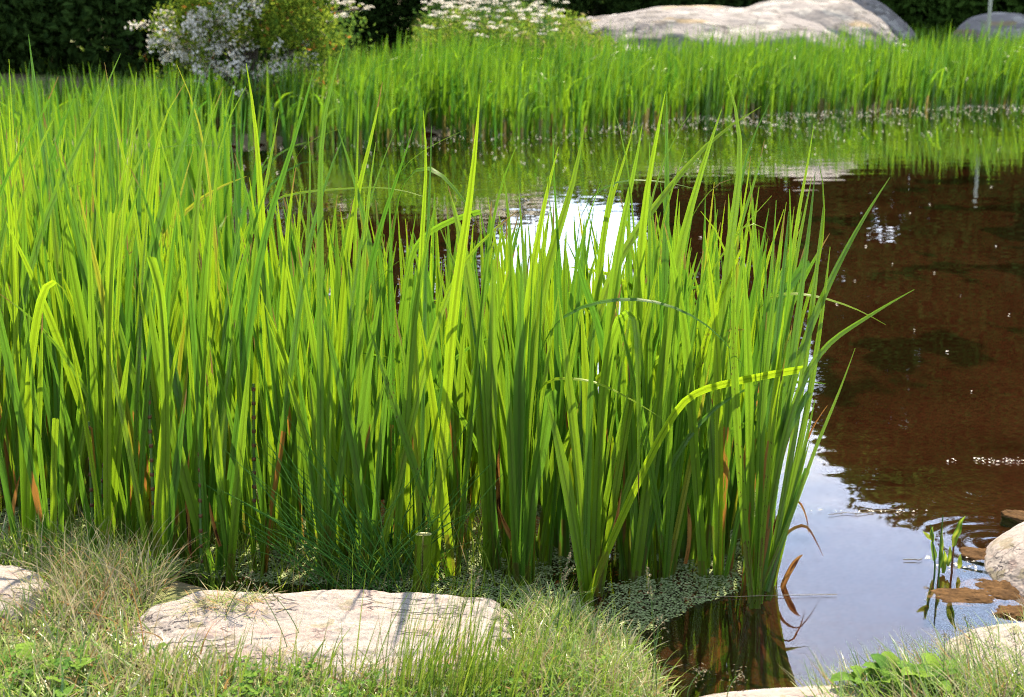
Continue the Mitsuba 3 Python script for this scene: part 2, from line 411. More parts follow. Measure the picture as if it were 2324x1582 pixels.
def rock(center, radii, rotz=0, seed=0, amp=0.12, freq=1.6, power=2.6, sub=5, tilt=0.0, fine=0.02):
    s = trimesh.creation.icosphere(subdivisions=sub)
    d = s.vertices
    r = (np.abs(d) ** power).sum(1) ** (-1 / power)
    v = d * r[:, None]
    v = v * (1 + amp * 2 * (vfbm(d * freq + seed * 7.3, 4, seed) - 0.5) + fine * 2 * (vfbm(d * freq * 6 + seed, 4, seed + 5) - 0.5))[:, None]
    v = v * np.asarray(radii)
    ct, st = math.cos(tilt), math.sin(tilt)
    v = v @ np.array([[ct, 0, st], [0, 1, 0], [-st, 0, ct]])
    c, sn = math.cos(rotz), math.sin(rotz)
    v = v @ np.array([[c, sn, 0], [-sn, c, 0], [0, 0, 1]]) + np.asarray(center)
    return trimesh.Trimesh(v, s.faces, process=False)


def rock_thing(name, label, mat, *a, group=None, cat='rock', **k):
    key = numbered(name)
    m = rock(*a, **k)
    put(key, m, mat, smooth=True)
    tag(key, label, cat, group)
    return m


near_rocks = []
near_rocks.append(rock_thing('rock', 'long flat pale rock slab at the foot of the irises, grass along its front', 'near_rock_bsdf', (-0.385, 2.49, -0.01), (0.43, 0.205, 0.125), -0.03, 3, 0.22, 2.1, 3.4, 6, 0.02, 0.03))
near_rocks.append(rock_thing('rock', 'pale rock at the left edge beside the dry grass tuft', 'near_rock_bsdf', (-1.10, 2.66, 0.01), (0.165, 0.16, 0.12), 0.2, 5, 0.10, 1.3, 2.8, 6))
near_rocks.append(rock_thing('rock', 'rounded pinkish boulder rising from the water at the right edge', 'near_rock_bsdf', (1.56, 2.96, -0.05), (0.47, 0.43, 0.175), 0.3, 8, 0.08, 1.2, 2.3, 6))
near_rocks.append(rock_thing('rock', 'pale rock at the bottom of the view by the dark water', 'near_rock_bsdf', (0.52, 2.22, -0.01), (0.26, 0.13, 0.085), 0.06, 11, 0.08, 1.3, 3.0, 6))
near_rocks.append(rock_thing('rock', 'pale rock in the lower right corner behind the broad leaved plant', 'near_rock_bsdf', (1.16, 2.35, 0.0), (0.38, 0.20, 0.11), -0.25, 13, 0.12, 1.3, 2.8, 6))
for k, (px, py, rr) in enumerate([(968, 604, (0.085, 0.05, 0.035)), (1003, 596, (0.07, 0.09, 0.04)), (985, 562, (0.05, 0.06, 0.03)), (1021, 524, (0.05, 0.03, 0.022)), (1016, 622, (0.05, 0.04, 0.03))]):
    c = gr(px, py, -0.02)
    rock_thing('wet_stone', ['flat speckled brown stone awash before the right boulder, nearest the water plant', 'dark wet stone awash against the foot of the right boulder', 'brown stone awash left of the right boulder, behind the water plant', 'brown stone awash behind the right boulder', 'brown stone awash between the two right hand rocks'][k],
               'wet_stone_bsdf', (c[0], c[1], 0.006 - rr[2]), rr, k * 0.7, 20 + k, 0.3, 2.0, 3.4, 5, 0.03 * (k % 2), 0.04, cat='stone')

# far rocks
rock_thing('boulder', 'big smooth pale grey boulder with lichen behind the far reeds', 'far_rock_bsdf', (2.85, 22.4, 0.05), (2.45, 1.9, 1.17), 0.05, 31, 0.20, 1.5, 2.7, 6, 0.0, 0.012, cat='boulder')
rock_thing('boulder', 'rounded grey boulder leaning on the right end of the big pale one', 'far_rock_bsdf', (4.50, 23.0, 0.0), (1.85, 1.5, 1.40), 0.2, 37, 0.18, 1.3, 2.1, 6, 0.12, 0.012, cat='boulder')
rock_thing('boulder', 'shaded blue grey rock behind the right shoulder of the boulders', 'far_rock_bsdf', (5.7, 25.4, 0.0), (1.6, 0.9, 1.52), -0.1, 41, 0.08, 1.1, 2.2, 5, 0.1, 0.012, cat='boulder')
rock_thing('boulder', 'low sloping pale rock at the left foot of the big boulder', 'far_rock_bsdf', (1.6, 20.9, 0.35), (0.75, 0.7, 0.40), 0.1, 43, 0.08, 1.1, 2.2, 5, 0.0, 0.012, cat='boulder')
rock_thing('boulder', 'low grey rock behind the white flowers beside the pole', 'far_rock_bsdf', (8.4, 24.8, 0.2), (0.95, 0.8, 1.0), -0.1, 47, 0.08, 1.1, 2.2, 5, 0.0, 0.012, cat='boulder')
rr = np.random.default_rng(5)
for k in range(13):
    x = 1.05 + 0.20 * k + rr.uniform(-.05, .05)
    r = rr.uniform(0.16, 0.27)
    rock_thing('pile_stone', 'grey stone in the low stone row behind the big boulder', 'far_rock_bsdf', (x, 25.6 + rr.uniform(-.25, .25), 0.72 + rr.uniform(-.05, .22)), (r, r * 0.9, r * rr.uniform(0.65, 0.95)), rr.uniform(0, 3), 50 + k, 0.22, 1.5, 2.6, 3, group='stones in the row behind the boulder', cat='stone')


def over_rock(x, y):
    """highest near rock surface over the points, or -1"""
    out = np.full(len(x), -1.0)
    for m in near_rocks:
        from scipy.spatial import cKDTree
        v = m.vertices[m.vertices[:, 2] > 0.0]
        dd, ix = cKDTree(v[:, :2]).query(np.stack([x, y], 1))
        hit = dd < 0.012
        out[hit] = np.maximum(out[hit], v[ix[hit], 2])
    return out


# ------------------------------------------------------------------ trees and shrubs at the back


def crown_points(blobs, n, seed, gap=0.37):
    r = np.random.default_rng(seed)
    vol = np.array([b[3] * b[4] * b[5] for b in blobs]); vol = vol / vol.sum()
    pts = []
    for b, w in zip(blobs, vol):
        m = int(n * w * 1.8)
        d = norm(r.normal(size=(m, 3)))
        rad = r.uniform(0.25, 1, m) ** (1 / 2.2)
        rad = rad * (0.86 + 0.5 * (vfbm(d * 2.4 + b[0], 3, seed) - 0.35))
        p = d * rad[:, None] * np.array(b[3:6]) + np.array(b[0:3])
        keep = vfbm(p * 1.7 + seed, 3, seed + 1) > gap
        pts.append(p[keep])
    return np.vstack(pts)


def tree(name, label, cat, base, height, blobs, n, leaf, mat, seed, group=None, trunk=0.14):
    key = numbered(name)
    tag(key, label, cat, group)
    r = np.random.default_rng(seed)
    b = np.asarray(base, float)
    zz = np.linspace(0, height * 0.75, 9)
    path = b + np.stack([0.25 * np.sin(zz * 0.7 + seed), 0.2 * np.cos(zz * 0.6 + seed) - 0.2 * math.cos(seed), zz - 0.1], -1)
    part(key, 'trunk', tube(path, trunk * (1 - 0.8 * zz / zz[-1]) + 0.02, 9), 'bark_bsdf', smooth=True)
    limbs = []
    for bl in blobs:
        c = np.array(bl[:3]) + b
        i = int(np.clip((c[2] - b[2]) / height * 7, 1, 7))
        s = path[max(0, i - 2)]
        mid = (s + c) / 2 + r.normal(size=3) * 0.2
        t = np.linspace(0, 1, 7)[:, None]
        limbs.append(tube((1 - t) ** 2 * s + 2 * t * (1 - t) * mid + t ** 2 * c, np.linspace(trunk * 0.45, 0.015, 7), 6))
        for _ in range(4):
            e = c + norm(r.normal(size=3)) * np.array(bl[3:6]) * 0.8
            limbs.append(tube(np.linspace(c * 0.6 + s * 0.4, e, 4), np.linspace(trunk * 0.2, 0.008, 4), 5))
    part(key, 'limbs', trimesh.util.concatenate(limbs), 'bark_bsdf', smooth=True)
    P = crown_points(blobs, n, seed) + b
    m, uv = leaf_cards(P, r.uniform(0.7, 1.3, len(P)) * leaf, rng=r)
    part(key, 'crown', m, mat, uv=uv, kind='stuff')
    return key


# left: tall dark trees whose crowns come down to the ground
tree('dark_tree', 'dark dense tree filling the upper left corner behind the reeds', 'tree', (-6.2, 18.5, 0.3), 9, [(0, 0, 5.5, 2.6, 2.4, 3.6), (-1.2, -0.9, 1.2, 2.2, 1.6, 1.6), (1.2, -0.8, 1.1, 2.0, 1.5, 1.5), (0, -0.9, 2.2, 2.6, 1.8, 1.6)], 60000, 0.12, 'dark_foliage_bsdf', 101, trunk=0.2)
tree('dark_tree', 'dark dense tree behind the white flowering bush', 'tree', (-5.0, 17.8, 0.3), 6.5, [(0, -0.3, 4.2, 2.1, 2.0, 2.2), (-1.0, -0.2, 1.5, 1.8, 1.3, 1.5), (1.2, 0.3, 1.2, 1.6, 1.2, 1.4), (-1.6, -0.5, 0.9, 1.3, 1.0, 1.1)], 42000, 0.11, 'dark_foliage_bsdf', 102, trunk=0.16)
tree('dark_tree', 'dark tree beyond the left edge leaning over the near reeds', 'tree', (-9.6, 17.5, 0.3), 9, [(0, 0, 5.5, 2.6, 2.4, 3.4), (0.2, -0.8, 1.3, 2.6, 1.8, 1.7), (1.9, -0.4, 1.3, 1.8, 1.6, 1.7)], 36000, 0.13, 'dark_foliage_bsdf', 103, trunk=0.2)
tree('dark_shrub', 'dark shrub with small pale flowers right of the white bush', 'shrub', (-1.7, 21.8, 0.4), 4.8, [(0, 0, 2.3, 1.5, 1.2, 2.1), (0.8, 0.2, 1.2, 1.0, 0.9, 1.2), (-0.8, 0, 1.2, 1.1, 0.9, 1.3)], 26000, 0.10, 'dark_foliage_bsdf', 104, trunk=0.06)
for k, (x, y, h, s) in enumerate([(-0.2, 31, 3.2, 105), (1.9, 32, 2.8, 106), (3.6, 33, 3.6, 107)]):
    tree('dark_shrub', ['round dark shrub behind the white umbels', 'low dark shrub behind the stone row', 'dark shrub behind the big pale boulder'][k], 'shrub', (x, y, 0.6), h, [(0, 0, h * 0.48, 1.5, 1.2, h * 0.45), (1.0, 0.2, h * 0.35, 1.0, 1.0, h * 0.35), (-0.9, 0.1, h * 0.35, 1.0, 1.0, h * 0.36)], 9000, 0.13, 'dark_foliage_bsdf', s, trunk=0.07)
# right: a stand of big trees over the far bank
for k, (x, y, h, w) in enumerate([(9.2, 29.0, 9.4, 3.0), (12.2, 29.0, 11.2, 3.5), (16.6, 29.5, 11.2, 3.4), (5.2, 33, 7.6, 2.6), (20.5, 27, 10, 3.3)]):
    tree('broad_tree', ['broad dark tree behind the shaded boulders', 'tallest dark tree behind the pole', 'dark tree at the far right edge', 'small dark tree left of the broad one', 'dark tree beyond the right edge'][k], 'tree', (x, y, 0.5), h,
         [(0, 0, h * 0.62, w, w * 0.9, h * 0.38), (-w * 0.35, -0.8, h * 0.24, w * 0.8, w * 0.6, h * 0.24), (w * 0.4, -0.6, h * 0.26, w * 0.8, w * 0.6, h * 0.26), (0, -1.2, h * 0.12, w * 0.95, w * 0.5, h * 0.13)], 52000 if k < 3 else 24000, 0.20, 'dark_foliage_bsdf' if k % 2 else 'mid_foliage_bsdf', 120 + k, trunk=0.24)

# white flowering bush
bush = numbered('flowering_bush')
tag(bush, 'bush covered in white blossom with yellow green and orange leaves overhanging the far reeds', 'bush')
bb = np.array([-2.68, 14.3, 0.16])
blobs = [(0.15, 0, 1.15, 0.85, 0.6, 0.55), (-0.50, -0.1, 0.85, 0.42, 0.40, 0.36), (0.55, -0.05, 0.95, 0.55, 0.5, 0.5), (0.55, -0.35, 0.38, 0.50, 0.35, 0.20), (0.2, 0.1, 1.7, 0.7, 0.5, 0.45), (0.0, 0.0, 0.62, 0.8, 0.45, 0.25)]
lim = []
r = np.random.default_rng(71)
for b in blobs:
    for _ in range(5):
        e = np.array(b[:3]) + norm(r.normal(size=3)) * np.array(b[3:6]) * 0.7
        t = np.linspace(0, 1, 6)[:, None]
        s0, m0 = np.array([0.1, 0.15, -0.1]), np.array([e[0] * 0.3, 0.1, e[2] * 0.8])
        lim.append(tube(bb + (1 - t) ** 2 * s0 + 2 * t * (1 - t) * m0 + t ** 2 * e, np.linspace(0.022, 0.005, 6), 5))
part(bush, 'branches', trimesh.util.concatenate(lim), 'bark_bsdf', smooth=True)
P = crown_points(blobs, 13000, 72, 0.50)
sprays, tipsP = [], []
for _ in range(46):
    bq = blobs[r.integers(len(blobs))]
    d_ = norm(r.normal(size=3) + [0, -0.4, 0.1])
    s0 = np.array(bq[:3]) + d_ * np.array(bq[3:6]) * 0.75
    e0 = s0 + d_ * r.uniform(0.18, 0.42) + [0, 0, -0.06]
    sprays.append(tube(bb + np.linspace(s0, e0, 4), [0.006, 0.005, 0.004, 0.002], 4))
    tt_ = r.random((26, 1))
    P = np.vstack([P, s0 + (e0 - s0) * tt_ + r.normal(size=(26, 3)) * 0.035])
    tipsP.append(s0 + (e0 - s0) * r.random((3, 1)))
for tw in sprays: part(bush, 'twig', tw, 'bark_bsdf', smooth=True)
P = P + bb
m, uv = leaf_cards(P, r.uniform(0.03, 0.06, len(P)), rng=r)
part(bush, 'foliage', m, 'bush_leaf_bsdf', uv=uv, kind='stuff')
C = np.vstack([crown_points(blobs, 1500, 73, 0.52), np.vstack(tipsP)]) + bb
C = C[(C[:, 1] < bb[1] + 0.15) & ((C[:, 0] < bb[0] + 0.30 + 0.25 * (C[:, 2] < bb[2] + 0.55)) | (r.random(len(C)) < 0.22))]
C = C[r.permutation(len(C))[:330]]
bl = []
for c in C:
    k = r.integers(9, 20)
    bl.append(c + r.normal(size=(k, 3)) * 0.028 + np.array([0, 0, 0.02]))
bl = np.vstack(bl)
m, uv = leaf_cards(bl, r.uniform(0.026, 0.044, len(bl)), rng=r, aspect=1.1)
part(bush, 'blossom', m, 'petal_bsdf', uv=uv, kind='stuff')

# ------------------------------------------------------------------ far bank: reeds, meadow, umbels, pole
far_line = shapely.LineString([(-5.0, 13.4), (-3.6, 13.4)] + [tuple(gr(*q)[:2]) for q in [(300, 143), (370, 138), (440, 135), (507, 131), (570, 126), (661, 116), (770, 111), (881, 107), (950, 104), (1024, 103), (1100, 103)]])


def far_band(n, depth0, depth1, seed):
    r = np.random.default_rng(seed)
    s = r.uniform(0, far_line.length, n)
    p = shapely.get_coordinates(shapely.line_interpolate_point(far_line, s))
    q = shapely.get_coordinates(shapely.line_interpolate_point(far_line, np.minimum(s + 0.1, far_line.length)))
    pr = shapely.get_coordinates(shapely.line_interpolate_point(far_line, np.maximum(s - 0.1, 0)))
    t = norm(q - pr)
    nrm = np.stack([-t[:, 1], t[:, 0]], 1)
    dep = r.uniform(depth0, depth1, n) + 0.22 * (vfbm(np.stack([s * 1.3, s * 0, s * 0], -1), 3, 2) - 0.5)
    return p + nrm * dep[:, None], r


xy, r = far_band(12500, -0.38, 2.2, 200)
k = (xy[:, 0] > -1.7) | (r.random(len(xy)) < 0.6)
k &= vfbm(np.stack([xy[:, 0] * 2.6, xy[:, 1] * 2.6, xy[:, 0] * 0], -1), 3, 6) > 0.27
xy = xy[k]
z = ground_z(xy[:, 0], xy[:, 1])
N = len(xy)
hv = (0.56 + 0.50 * vfbm(np.stack([xy[:, 0] * 1.7, xy[:, 1] * 1.7, xy[:, 0] * 0], -1), 4, 4))
hv = hv * np.where(xy[:, 0] < -1.6, np.clip(0.70 + 0.30 * (xy[:, 0] + 2.9) / 1.3, 0.70, 1), 1)
L = hv * r.uniform(0.62, 1.15, N)
droop = r.random(N) < 0.22
(m, uv) = ribbons(np.column_stack([xy, np.minimum(z, 0.07) - 0.02]), L, np.abs(r.normal(0, 0.09, N)), np.where(droop, r.uniform(1.1, 2.3, N), np.abs(r.normal(0.12, 0.14, N))), r.normal(0.3, 1.2, N), r.normal(0, 0.75, N), r.uniform(0.016, 0.034, N), 7, 2.6, 0.55)
put('reed_bed', m, 'reed_bsdf', uv=uv)
tag('reed_bed', 'dense band of bright green reeds along the far edge of the water', 'reeds', kind='stuff')

# grassy bank behind the reeds
r = np.random.default_rng(210)
N = 16000
x = r.uniform(-6, 11, N); y = r.uniform(17.0, 25, N)
ok = (shore_dist(x, y) > 1.2)
x, y = x[ok], y[ok]; N = len(x)
L = r.uniform(0.15, 0.36, N)
(m, uv) = ribbons(np.column_stack([x, y, ground_z(x, y) - 0.01]), L, np.abs(r.normal(0, 0.2, N)), r.uniform(0, 0.9, N), r.uniform(0, 6.3, N), r.uniform(0, 3.2, N), r.uniform(0.010, 0.02, N), 4)
put('bank_grass', m, 'meadow_bsdf', uv=uv)
tag('bank_grass', 'tall sunlit grass on the bank behind the far reeds', 'grass', kind='stuff')

# cow parsley
r = np.random.default_rng(220)


def umbel_plant(x, y, h, label, group, seed, nleaf=90):
    rr = np.random.default_rng(seed)
    key = numbered('cow_parsley')
    tag(key, label, 'wildflower', group)
    z0 = float(ground_z(np.array([x]), np.array([y]))[0])
    b = np.array([x, y, z0])
    top = b + np.array([rr.normal() * 0.08, rr.normal() * 0.08, h])
    stems, dots = [tube(np.linspace(b - [0, 0, 0.05], top, 5), np.linspace(0.006, 0.003, 5), 5)], []
    for k in range(rr.integers(5, 9)):
        s = b + (top - b) * rr.uniform(0.55, 0.9)
        e = top + np.array([rr.normal() * 0.14, rr.normal() * 0.14, rr.uniform(-0.22, 0.06)])
        stems.append(tube(np.linspace(s, e, 3), [0.003, 0.0025, 0.002], 4))
        nd = 34
        a, rad = rr.uniform(0, 6.3, nd), 0.055 * np.sqrt(rr.random(nd)) * rr.uniform(0.7, 1.2)
        dots.append(e + np.stack([rad * np.cos(a), rad * np.sin(a), 0.022 - 3.0 * rad ** 2 + rr.normal(size=nd) * 0.006], -1))
    part(key, 'stems', trimesh.util.concatenate(stems), 'green_stem_bsdf', smooth=True)
    for D in dots:
        m, uv = leaf_cards(D, rr.uniform(0.018, 0.03, len(D)), normal=rr.normal(size=(len(D), 3)) * 0.4 + [0, 0, 1], rng=rr, aspect=1.0)
        part(key, 'umbel', m, 'petal_bsdf', uv=uv)
    Pl = b + np.column_stack([rr.normal(0, 0.16, nleaf), rr.normal(0, 0.16, nleaf), rr.uniform(0.1, 0.8, nleaf) * h])
    m, uv = leaf_cards(Pl, rr.uniform(0.05, 0.11, nleaf), rng=rr, aspect=2.2)
    part(key, 'foliage', m, 'weed_leaf_bsdf', uv=uv)


for k in range(66):
    t = r.random()
    px = 432 + 118 * r.random() ** 0.9
    Y = r.uniform(17.8, 22.0)
    x = (px - 512) / FPX * Y
    umbel_plant(x, Y, r.uniform(0.72, 1.18), 'white cow parsley in the sunlit mass left of the big boulder', 'cow parsley in the sunlit mass', 300 + k)
for k in range(9):
    Y = r.uniform(17.6, 19.0)
    umbel_plant((r.uniform(306, 372) - 512) / FPX * Y, Y, r.uniform(0.75, 1.0), 'white cow parsley before the dark shrub right of the white bush', 'cow parsley before the dark shrub', 360 + k)
for k, px in enumerate([884, 893, 1003, 1012]):
    Y = 21.0
    umbel_plant((px - 512) / FPX * Y, Y, 0.42 + 0.05 * (k % 2), ['white umbels left of the pole, outer of two', 'white umbels left of the pole, inner of two', 'white umbels right of the pole, inner of two', 'white umbels right of the pole, outer of two'][k], None, 380 + k, 40)

pb = at(988, 26, 20.4)
zz = np.array([0.0, 0.5, 1.0, 1.47, 1.485])
put('pole', tube(np.column_stack([pb[0] + 0.006 * zz, np.full(5, 20.4), zz]), [0.026, 0.026, 0.026, 0.026, 0.016], 12), 'pole_bsdf', smooth=30)
tag('pole', 'thin pale upright pole among the far reeds at the upper right', 'pole')

# ------------------------------------------------------------------ floating petals
r = np.random.default_rng(240)
px = r.uniform(380, 1040, 4200); Ys = 0
cand = []
xy, r = far_band(9500, -3.6, -0.25, 241)
w = np.exp(-r.uniform(0, 1, len(xy)) * 0) * 1
dd = -shore_dist(xy[:, 0], xy[:, 1])
keep = (r.random(len(xy)) < np.exp(-dd / 1.1) * (0.35 + 0.65 * np.clip((xy[:, 0] - 0) / 3, 0, 1))) & (dd > 0.05)
xy = xy[keep]


def petals(xy, size, r, z=0.004):
    P = np.column_stack([xy, np.full(len(xy), z)])
    return leaf_cards(P, size, normal=r.normal(size=(len(P), 3)) * 0.25 + [0, 0, 1], rng=r, aspect=1.15, fold=0.35)


m, uv = petals(xy, r.uniform(0.009, 0.022, len(xy)), r, 0.006)
put('floating_petals', m, 'petal_bsdf', uv=uv)
tag('floating_petals', 'countless white petals drifted on the water along the far reeds', 'petals', kind='stuff')
for k, (fx, fy) in enumerate([(2065, 485), (2180, 671), (1940, 638), (2075, 750), (2150, 800), (2120, 620), (2025, 600), (1900, 690), (2290, 715), (2110, 465), (1590, 540), (2250, 425), (1965, 560), (2205, 890), (2260, 560), (1560, 395), (1900, 400), (1850, 350)]):
    p = gr(*F(fx, fy))
    m, uv = petals(np.array([[p[0], p[1]]]), np.array([r.uniform(0.007, 0.016) * (0.6 + p[1] / 12)]), r)
    key = numbered('petal')
    put(key, m, 'petal_bsdf', uv=uv)
    tag(key, 'single white petal floating on the open brown water', 'petal', 'single petals on the open water')

# ------------------------------------------------------------------ irises
PROFILE_T = np.array([-1, -0.55, -0.15, 0, 0.15, 0.55, 1.0])
leaf_no = [0]


def blade(C, width, side, nseg=16, cut=False, ridge=0.10, taper=0.36, base_w=0.92, twist=0.0, fixed=False):
    """one sword-shaped leaf with a raised midrib along the points C (from base to tip)"""
    C = np.asarray(C, float)
    if len(C) > 2:
        d = np.concatenate([[0], np.cumsum(np.linalg.norm(np.diff(C, axis=0), axis=1))])
        s = np.linspace(0, d[-1], nseg + 1)
        C2 = PchipInterpolator(d, C)(s)
        C2[1:-1] = 0.25 * C2[:-2] + 0.5 * C2[1:-1] + 0.25 * C2[2:]
    else:
        s = np.linspace(0, np.linalg.norm(C[1] - C[0]), nseg + 1)
        C2 = C[0] + (C[1] - C[0]) * np.linspace(0, 1, nseg + 1)[:, None]
    t = norm(np.gradient(C2, axis=0))
    u = np.linspace(0, 1, nseg + 1)
    sd = np.broadcast_to(np.asarray(side, float), C2.shape)
    out = np.zeros_like(C2)
    cur = norm(sd[0] - t[0] * (sd[0] @ t[0]))
    for i in range(len(C2)):
        if fixed: cur = sd[i]
        cur = norm(cur - t[i] * (cur @ t[i]))
        out[i] = cur
    if twist:
        nn = np.cross(t, out)
        a = (twist * u)[:, None]
        out = out * np.cos(a) + nn * np.sin(a)
    nrm = norm(np.cross(t, out))
    if cut:
        w = width * (base_w + (1 - base_w) * np.minimum(1, u * 3))
    else:
        w = width * (base_w + (1 - base_w) * np.minimum(1, u * 2.2)) * np.minimum(1, np.maximum((1 - u), 0.0) / taper) ** 0.72
        w = np.maximum(w, 0.0012)
    hw = (w / 2)[:, None, None]
    pr = PROFILE_T[None, :, None]
    bump = np.where(np.abs(PROFILE_T) < 0.05, ridge, np.where(np.abs(PROFILE_T) < 0.3, ridge * 0.55, np.where(np.abs(PROFILE_T) < 0.8, 0.05, 0.0)))[None, :, None]
    V = C2[:, None, :] + out[:, None, :] * pr * hw + nrm[:, None, :] * bump * hw * 2
    if cut:                                                   # ragged cut edge
        jag = np.random.default_rng(leaf_no[0]).normal(0, 0.003, 7)
        V[-1] += t[-1][None] * jag[:, None]
    i = leaf_no[0]; leaf_no[0] += 1
    uu = np.broadcast_to(i % 4096 + 0.5 + 0.46 * PROFILE_T[None], (nseg + 1, 7)).reshape(-1)
    vv = np.broadcast_to((0 if cut else np.floor(s[-1] * 100)) + np.minimum(s, 1.9)[:, None] / 2, (nseg + 1, 7)).reshape(-1)
    k = np.arange(nseg)[:, None] * 7 + np.arange(6)[None]
    q = np.stack([k, k + 1, k + 8, k + 7], -1).reshape(-1, 4)
    return (V.reshape(-1, 3), q), np.stack([uu, vv], 1)


plants = []        # dict(base, fan, leaves=[...], label)
ri = np.random.default_rng(400)


def c1(x, y): return x * 0.22237, y * 0.22237
def c2(x, y): return 507.2 + x * 0.22237, y * 0.22237
def c3(x, y): return x * 0.22237, 348.3 + y * 0.22237
def c4(x, y): return 507.2 + x * 0.22237, 348.3 + y * 0.22237


def nearest_plant(b, rad=0.055, most=6):
    best = None
    for p in plants:
        d = np.hypot(*(p['base'][:2] - b[:2]))
        if d < rad and len(p['leaves']) < most and (best is None or d < best[0]): best = (d, p)
    return best[1] if best else None


def add_leaf(C, width, side, label=None, plant_label=None, new=False, mat='iris_leaf_bsdf', **k):
    b = np.array(C[0])
    p = None if new else nearest_plant(b)
    if p is None:
        f = np.array([side[0], side[1], 0.0]); f = f / max(np.linalg.norm(f), 1e-6)
        p = dict(base=b, fan=f, leaves=[], label=None)
        plants.append(p)
    if plant_label: p['label'] = plant_label
    p['leaves'].append((C, width, side, label, mat, k))
    return p


def rand_side(spread=0.6):
    a = ri.normal(0, spread)
    return np.array([math.cos(a), math.sin(a), 0.0])


# leaves whose tips stand out in the photograph: (view, points from the tip downwards, width in view pixels)
tips1 = [
    ([(128, 155), (165, 450), (200, 700), (250, 1000)], 32), ([(40, 265), (60, 640)], 15), ([(543, 240), (380, 600), (270, 820), (150, 1150)], 28),
    ([(262, 345), (215, 480), (60, 720), (0, 850)], 20), ([(357, 385), (230, 700), (170, 950)], 22), ([(470, 280), (520, 560), (600, 900)], 25), ([(613, 325), (600, 560), (560, 900)], 18),
    ([(830, 375), (735, 520), (690, 720), (660, 950)], 22), ([(900, 345), (830, 640), (760, 830), (700, 1050)], 38), ([(795, 290), (855, 420), (900, 560), (940, 800)], 18),
    ([(1005, 390), (930, 560), (900, 740), (880, 1000)], 28), ([(1107, 285), (1150, 570), (1165, 780), (1180, 1000)], 32), ([(1105, 390), (1020, 530), (980, 700), (960, 900)], 15),
    ([(1410, 315), (1340, 580), (1250, 850), (1180, 1100)], 30), ([(1545, 195), (1470, 450), (1440, 700), (1440, 950)], 28), ([(1720, 370), (1680, 580), (1600, 900), (1560, 1150)], 26),
    ([(1865, 560), (1800, 760), (1700, 1050)], 28), ([(1903, 497), (1920, 700), (1900, 1000)], 24), ([(1940, 565), (1935, 800), (1920, 1100)], 17), ([(2157, 425), (2130, 750), (2090, 1050), (2050, 1300)], 40),
    ([(2320, 660), (2260, 800), (2200, 1100)], 22), ([(245, 530), (150, 720), (100, 900), (60, 1100)], 28), ([(180, 935), (120, 1030), (0, 1150)], 24), ([(80, 745), (50, 900), (10, 1050)], 32),
    ([(40, 430), (50, 700), (70, 950)], 20), ([(0, 520), (25, 750), (40, 900)], 26), ([(585, 755), (680, 960), (700, 1100), (730, 1300)], 30), ([(627, 835), (560, 1050), (480, 1300), (420, 1500)], 36),
    ([(460, 1105), (590, 1280), (680, 1566)], 28), ([(450, 490), (440, 640), (430, 900)], 16), ([(700, 415), (620, 540), (560, 740)], 15), ([(690, 515), (730, 680), (770, 760), (800, 950)], 15),
    ([(740, 520), (640, 680), (560, 900)], 20), ([(1027, 535), (1040, 650), (1060, 900)], 18), ([(1055, 690), (1130, 950), (1190, 1250)], 32), ([(1255, 500), (1230, 650), (1200, 800), (1150, 1100)], 28),
    ([(1385, 590), (1400, 740), (1390, 900)], 20), ([(1520, 580), (1600, 830), (1660, 1080), (1690, 1300)], 32), ([(1550, 600), (1470, 800), (1410, 1000)], 32), ([(1615, 400), (1610, 600), (1600, 900)], 16),
    ([(1745, 755), (1755, 1000), (1760, 1250)], 28), ([(865, 845), (920, 1120), (950, 1500)], 44), ([(1040, 930), (1060, 1200), (1075, 1450)], 32), ([(925, 1050), (1050, 1330)], 22),
    ([(1005, 680), (950, 950), (920, 1200)], 28), ([(1330, 755), (1300, 950), (1280, 1200)], 26), ([(1780, 580), (1700, 780), (1640, 1000)], 14), ([(2330, 945), (2200, 1050), (2110, 1140), (2000, 1350)], 26),
    ([(2015, 835), (2090, 1150), (2140, 1500)], 56), ([(1200, 840), (1130, 1050), (1080, 1250)], 30), ([(800, 930), (770, 1150)], 28), ([(420, 870), (415, 1100)], 28), ([(490, 890), (470, 1050), (450, 1250)], 34),
    ([(310, 890), (400, 1100), (500, 1400)], 18), ([(1110, 860), (1060, 1100)], 26), ([(1630, 1180), (1600, 1400)], 30), ([(1480, 1100), (1500, 1400)], 30), ([(2260, 760), (2290, 1000), (2300, 1300)], 26),
    ([(100, 1000), (90, 1250), (80, 1500)], 42), ([(300, 1060), (310, 1300)], 30), ([(1310, 1130), (1340, 1400)], 34), ([(1960, 900), (1900, 1200), (1860, 1450)], 34), ([(200, 640), (230, 900), (260, 1200)], 28), ([(1240, 830), (1270, 1100), (1330, 1400)], 26),
    ([(660, 1000), (640, 1250)], 24), ([(770, 700), (810, 900), (850, 1200)], 22), ([(1690, 640), (1660, 860), (1640, 1100)], 24), ([(165, 520), (180, 800)], 18), ([(105, 780), (110, 1100)], 30)]
